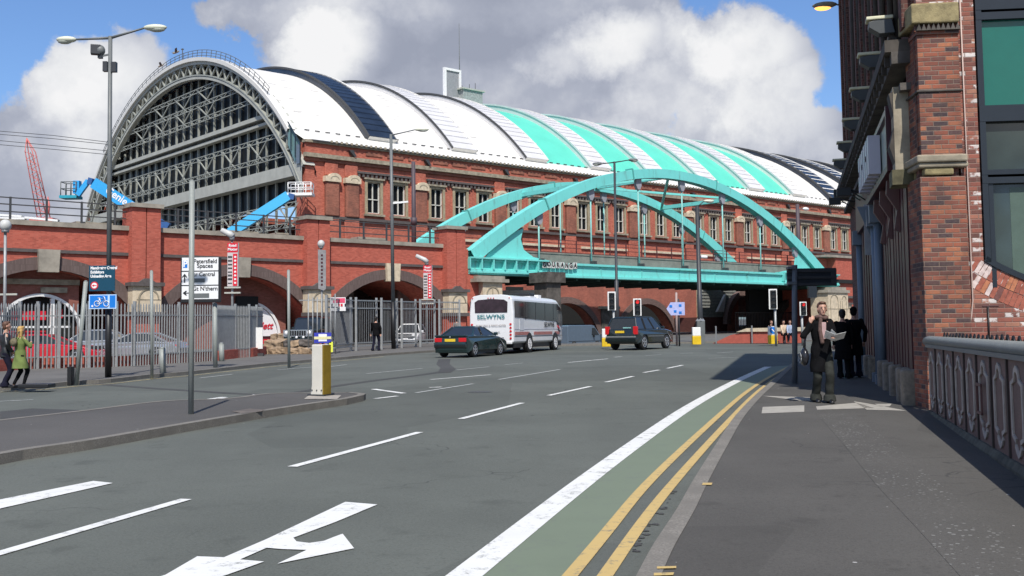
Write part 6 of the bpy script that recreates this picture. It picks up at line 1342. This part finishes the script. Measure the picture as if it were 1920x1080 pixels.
def figure(label,loc,rz,H,feet,hands,hair=m_hairb,hairlen=.0,top=None,topc=m_coat,coatlen=.5,flare=1.0,trou=m_trou,legw=1.,shoe=m_black,lean=(0,0),headturn=(0,0),vs=.012,sit=None,skinhands=True,hat=None,grp=None,sex='f',elb=((-.6,-.3,-.4),(.6,-.3,-.4)),tuck=None,coatz=None):
    """x right, y forward, z up, for a body 1.70 m tall, scaled to H. feet/hands: ((x,y,z),(x,y,z)) left,right"""
    t=thing('person',label,'person',loc,rz,grp); t.scale=(H/1.7,)*3
    lx,ly=lean; hipz=(.90 if sit is None else sit); hip=Vector((0,0,hipz)); sw=.165 if sex=='f' else .185
    chest=Vector((lx*.7,ly*.7,hipz+.40)); neck=Vector((lx,ly,hipz+.56)); head=Vector((lx*1.1+headturn[0],ly*1.15+.03+headturn[1],hipz+.70))
    b=MB(); k=m_skin
    loft(b,[(0,0,hipz-.10,.12,.09),(0,0,hipz,.165,.115),(lx*.3,ly*.3,hipz+.14,.13,.095),(lx*.6,ly*.6,hipz+.33,.155,.11),(lx*.9,ly*.9,hipz+.48,.16,.095),(lx,ly,hipz+.535,.07,.06)],k)
    caps(b,neck-Vector((0,0,.05)),head-Vector((0,.02,.04)),.055,.05,k)
    b.ell(head+Vector((0,-.012,.025)),(.074,.094,.108),k,18,14); caps(b,head+Vector((0,.03,-.03)),head+Vector((0,.052,-.075)),.048,.032,k); caps(b,head+Vector((0,.083,.012)),head+Vector((0,.103,-.018)),.010,.014,k,8)
    for s in (-1,1): b.ell(head+Vector((.076*s,-.01,.0)),(.012,.022,.032),k,8,6)
    J={}
    for i,s in enumerate((-1,1)):
        hp=Vector((.09*s,0,hipz-.02)); ft=Vector(feet[i]); kn,an=ik(hp,ft+Vector((0,-.04,.085)),.43,.42,(0,1,0)); J['leg',i]=(hp,kn,an,ft)
        caps(b,hp,kn,.085,.055,k); caps(b,kn,an,.055,.035,k); caps(b,an+Vector((0,-.01,-.03)),ft+Vector((0,.10,.035)),.03,.022,k)
        sh=neck+Vector((sw*s,0,-.075)); el,wr=ik(sh,Vector(hands[i]),.29,.25,elb[i]); J['arm',i]=(sh,el,wr)
        caps(b,sh,el,.047,.036,k); caps(b,el,wr,.036,.025,k)
        d=(wr-el).normalized(); up=Vector((0,0,1)) if abs(d.z)<.8 else Vector((0,1,0)); sd=d.cross(up).normalized(); pn=sd.cross(d).normalized()
        caps(b,wr,wr+d*.07,.026,.030,k,10)
        for f in range(4):
            o_=sd*(-.027+.018*f); l=(.062,.072,.067,.052)[f]; a1=wr+d*.075+o_; a2=a1+d*l*.5-pn*.010; a3=a2+d*l*.35-pn*.028; caps(b,a1,a2,.0095,.0088,k,8); caps(b,a2,a3,.0088,.0075,k,8)
        th=wr+d*.025-sd*.026*(1 if i else 1); caps(b,th,th+d*.035-sd*.022-pn*.01,.012,.010,k,8); caps(b,th+d*.035-sd*.022-pn*.01,th+d*.062-sd*.022-pn*.022,.010,.008,k,8)
    body=vox(b,'body',t,vs,1)
    f=MB()
    for s in (-1,1): f.ell(head+Vector((.030*s,.078,.022)),(.010,.005,.005),m_frame,8,6); f.bar(head+Vector((.016*s,.085,.043)),head+Vector((.045*s,.074,.043)),.006,.006,hair)
    f.ell(head+Vector((0,.087,-.05)),(.022,.007,.006),mat('lips',(.35,.12,.10),.5),8,6); f.build('face_features',t)
    h=MB(); h.ell(head+Vector((0,-.035,.055)),(.086,.092,.088),hat or hair,16,12); h.ell(head+Vector((0,-.05,.0)),(.080,.070,.10),hair,14,10); h.ell(head+Vector((0,.03,.112)),(.062,.055,.028),hat or hair,12,8)
    if hairlen:
        for s in (-1,0,1): caps(h,head+Vector((.055*s,-.05,0)),head+Vector((.07*s,-.06,-hairlen)),.05,.035,hair)
    vox(h,'hat' if hat else 'hair',t,.012,1)
    # trousers or tights
    w=MB()
    loft(w,[(0,0,hipz-.12,.155,.115),(0,0,hipz-.02,.18,.13),(0,0,hipz+.1,.15,.11)],trou)
    for i in (0,1):
        hp,kn,an,ft=J['leg',i]; kr=.068*(1+.25*(legw-1)); caps(w,hp,kn,.095,kr,trou); caps(w,kn,an+Vector((0,0,.02)),kr,.052*legw if legw>1 else .042,trou)
        if legw>1: loft(w,[(an.x,an.y+.01,an.z+.05,.065*legw,.07*legw),(an.x,an.y+.02,an.z-.055,.075*legw,.095*legw)],trou,16)
    wo=vox(w,'trousers',t,vs*1.1,2)
    for v in wo.data.vertices:
        x,y,z=v.co; v.co.y+=.004*math.sin(30*z+12*x+H*5)*(1 if z<.75 else .3); v.co.x+=.003*math.sin(22*z+14*y)
    for i in (0,1):
        hp,kn,an,ft=J['leg',i]; s=MB(); caps(s,ft+Vector((0,-.055,.045)),ft+Vector((0,.10,.035)),.046,.040,shoe); caps(s,ft+Vector((0,.1,.035)),ft+Vector((0,.165,.028)),.038,.026,shoe); s.bx(ft.x-.038,ft.x+.038,ft.y-.09,ft.y+.19,ft.z-.0,ft.z+.022,shoe); vox(s,'shoe',t,.012,1)
    # coat
    c=MB(); e=.022; z1=coatz or hipz-coatlen; rr=random.Random(int(H*1000))
    if z1<hipz-.12: rg=[(0,.0,z1,.185*flare,.145*flare),(0,0,(z1+hipz)/2,.185*(1+flare)/2,.14*(1+flare)/2)]
    else: rg=[(0,0,z1,.185,.135)]
    rg+=[(0,0,hipz+.02,.178,.135),(lx*.3,ly*.3,hipz+.16,.157,.125),(lx*.6,ly*.6,hipz+.34,.178,.135),(lx*.9,ly*.9,hipz+.47,.178,.115),(lx,ly,hipz+.525,.085,.075)]
    loft(c,rg,topc)
    for i in (0,1): sh,el,wr=J['arm',i]; caps(c,sh+Vector((-.02 if i else .02,0,0)),el,.066,.054,topc); caps(c,el,wr-(wr-el).normalized()*.015,.053,.042,topc)
    co=vox(c,'coat' if coatlen>.3 else 'jacket',t,vs,2)
    for v in co.data.vertices:
        x,y,z=v.co; v.co.x+=.006*math.sin(23*z+9*y+H*7)*(1 if abs(x)>.05 else .3); v.co.y+=.007*math.sin(17*z+21*x+H*5)
    return t,dict(head=head,neck=neck,J=J,hip=hipz)
# woman with newspaper walking towards the camera
p=at(1543,755,.11)
t,J=figure('woman in a black coat and grey trousers walking towards us reading a newspaper',p,R_(180-3),1.72,((-.09,.13,0),(.08,-.12,0)),((-.13,.34,1.13),(.205,.13,1.37)),hair=m_hairb,coatlen=.37,flare=1.08,trou=m_trou,legw=1.45,lean=(0,.05),headturn=(-.01,.03),vs=.009,elb=((-.35,-.6,-.8),(.35,-.4,-.9)))
s=MB(); hd=J['neck']; m_scarf=mat('striped_scarf_brown',(.11,.065,.055),.9,var=.35,scale=25)
for j in range(11):
    pass
s.tube([(hd.x+.085*math.cos(a),hd.y+.02+.08*math.sin(a),hd.z+.005+.012*math.sin(2*a)) for a in [2*PI*j/16 for j in range(17)]],.036,m_scarf,10,False); caps(s,(.03,hd.y+.10,hd.z-.02),(.05,hd.y+.115,hd.z-.22),.032,.035,m_scarf); caps(s,(.05,hd.y+.115,hd.z-.22),(.02,hd.y+.12,hd.z-.42),.035,.036,m_scarf); s.build('scarf',t)
s=MB(); s.prism([(-.045,1.10),(.03,1.08),(.05,1.38),(-.055,1.38)],.13+.03,.185,mat('pale_pink_shirt',(.45,.30,.29),.8)); s.build('shirt',t,bevel=.01)
s=MB()
for q in ([(-.31,.30,1.10),(-.14,.34,1.06),(-.12,.52,1.17),(-.30,.50,1.21)],[(-.14,.34,1.06),(.02,.30,1.12),(.03,.46,1.24),(-.12,.52,1.17)],[(-.15,.36,1.07),(-.05,.33,1.13),(-.06,.50,1.26),(-.13,.53,1.18)]):
    s.add([Vector(v) for v in q]+[Vector(v)+Vector((0,0,.006)) for v in q],[(0,1,2,3),(7,6,5,4),(0,1,5,4),(1,2,6,5),(2,3,7,6),(3,0,4,7)],mat('newsprint',(.62,.62,.60),.8,var=.18,scale=30))
np_=s.build('newspaper'); np_.location=Vector(p); np_.rotation_euler=(0,0,R_(177)); np_.scale=(1.72/1.7,)*3; tag(np_,'folded newspaper held open in the walking woman\'s left hand','newspaper')
s=MB(); vx=Vector((.30,.02,.80)); s.ell(vx,(.075,.13,.16),m_bag:=mat('black_patent_bag',(.02,.02,.024),.25,var=.3,scale=8),14,10); s.tube([vx+Vector((0,.07,.12)),(.285,.06,1.1),(.23,.02,1.24),(.27,-.04,1.1),vx+Vector((0,-.07,.12))],.013,m_bag,8); s.tube([vx+Vector((.075,.1*math.cos(a),.09*math.sin(a)-.02)) for a in [2*PI*j/12 for j in range(13)]],.008,m_galv,6)
hb_=s.build('handbag'); hb_.location=Vector(p); hb_.rotation_euler=(0,0,R_(177)); tag(hb_,'shiny black handbag hanging from the walking woman\'s forearm','handbag')
# two people in black from behind
p1=at(1583,710,.11); figure('person in a long black coat walking away, left of the pair in the shade',p1,R_(-14),1.64,((-.08,.12,0),(.09,-.08,0)),((-.22,.08,.84),(.20,.05,.86)),hair=m_hairk,coatlen=.42,flare=1.25,trou=m_coat,legw=1.2,grp='pair walking away in black')
p2=at(1604,708,.11); figure('person in black coat and dark cap, right of the pair in the shade',p2,R_(-14),1.70,((-.09,-.05,0),(.10,.13,0)),((-.20,.06,.86),(.24,.10,.88)),hair=m_hairk,hat=m_coat,coatlen=.36,flare=1.12,trou=m_navy,legw=1.25,sex='m',grp='pair walking away in black')
# man passing the gates
p=at(705,658,.1); figure('man in black jacket and jeans walking away along the mesh gates',p,R_(-8),1.80,((-.12,-.16,0),(.13,.10,0)),((-.30,.16,.86),(.27,-.05,.86)),hair=m_hairk,coatlen=.12,trou=m_navy,legw=1.15,sex='m')
# green coat woman and companion at the far left kerb
p=at(37,727,.1); t,J=figure('blonde woman in a lime green coat and black tights facing away at the kerb',p,R_(-35),1.50,((-.13,-.06,0),(.13,.08,0)),((-.10,.26,1.20),(.10,.25,1.25)),hair=m_hairy,hairlen=.16,topc=m_gcoat,coatlen=.36,flare=1.45,trou=m_coat,legw=.8)
s=MB(); s.ell((-.02,-.17,1.13),(.13,.07,.11),mat('olive_patterned_bag',(.14,.12,.07),.8,var=.5,scale=20),14,10); s.tube([(-.10,-.15,1.2),(-.14,-.05,1.38),(-.02,.02,1.45),(.10,-.12,1.36),(.06,-.15,1.2)],.012,m_rail,6); o=s.build('shoulder_bag'); o.location=p; o.rotation_euler=(0,0,R_(-35)); tag(o,'olive patterned shoulder bag on the back of the green coated woman','bag')
p=at(9,727,.1); figure('person in dark jacket and navy trousers at the left edge of the picture',p,R_(-60),1.62,((-.10,.05,0),(.12,.0,0)),((-.2,.12,.95),(.2,.15,.95)),hair=m_hairb,coatlen=.10,topc=mat('dark_leather',(.018,.02,.022),.4,var=.3,scale=9),trou=m_navy,legw=1.2,sex='m')
s=MB(); s.cb((0,0,.05),(.75,.45,.1),m_black); o=s.build('shadow_slab',bevel=.02); q=at(69,727,.1); o.location=q; tag(o,'flat black slab standing in for the shadow beside the green coated woman','shadow')  # added slab, coloured black in place of the woman's cast shadow
# person behind the mesh panels
p=at(857,643,.1); figure('person in grey jumper standing behind the mesh panels near the coach',Vector((p.x,p.y,p.z)),R_(10),1.7,((-.1,0,0),(.1,0,0)),((-.24,.08,.9),(.24,.08,.9)),hair=m_hairk,coatlen=.1,topc=mat('grey_jumper',(.17,.15,.14),.9),trou=m_navy,vs=.016)
# three people sitting on the low wall
def sitter(x,y,rz,label,topc,trou,hair=m_hairb):
    p=at(x,y,.1); figure(label,p,rz,1.68,((-.12,.42,0),(.12,.40,0)),((-.16,.30,.55),(.16,.32,.56)),hair=hair,coatlen=.05,topc=topc,trou=trou,sit=.52,vs=.018,grp='people sitting on the low wall')
sitter(1447,642,R_(200),'person in black sitting on the low wall left of the tall traffic light',m_coat,mat('pale_trousers',(.5,.48,.45),.8))
sitter(1470,642,R_(185),'person in pale cream top sitting on the low wall right of the traffic light pole',mat('cream_top',(.55,.42,.30),.8),m_coat,m_hairk)
sitter(1482,642,R_(170),'person in light blue top sitting rightmost on the low wall beside the sign pole',mat('light_blue_top',(.30,.36,.48),.8),m_navy,m_hairb)
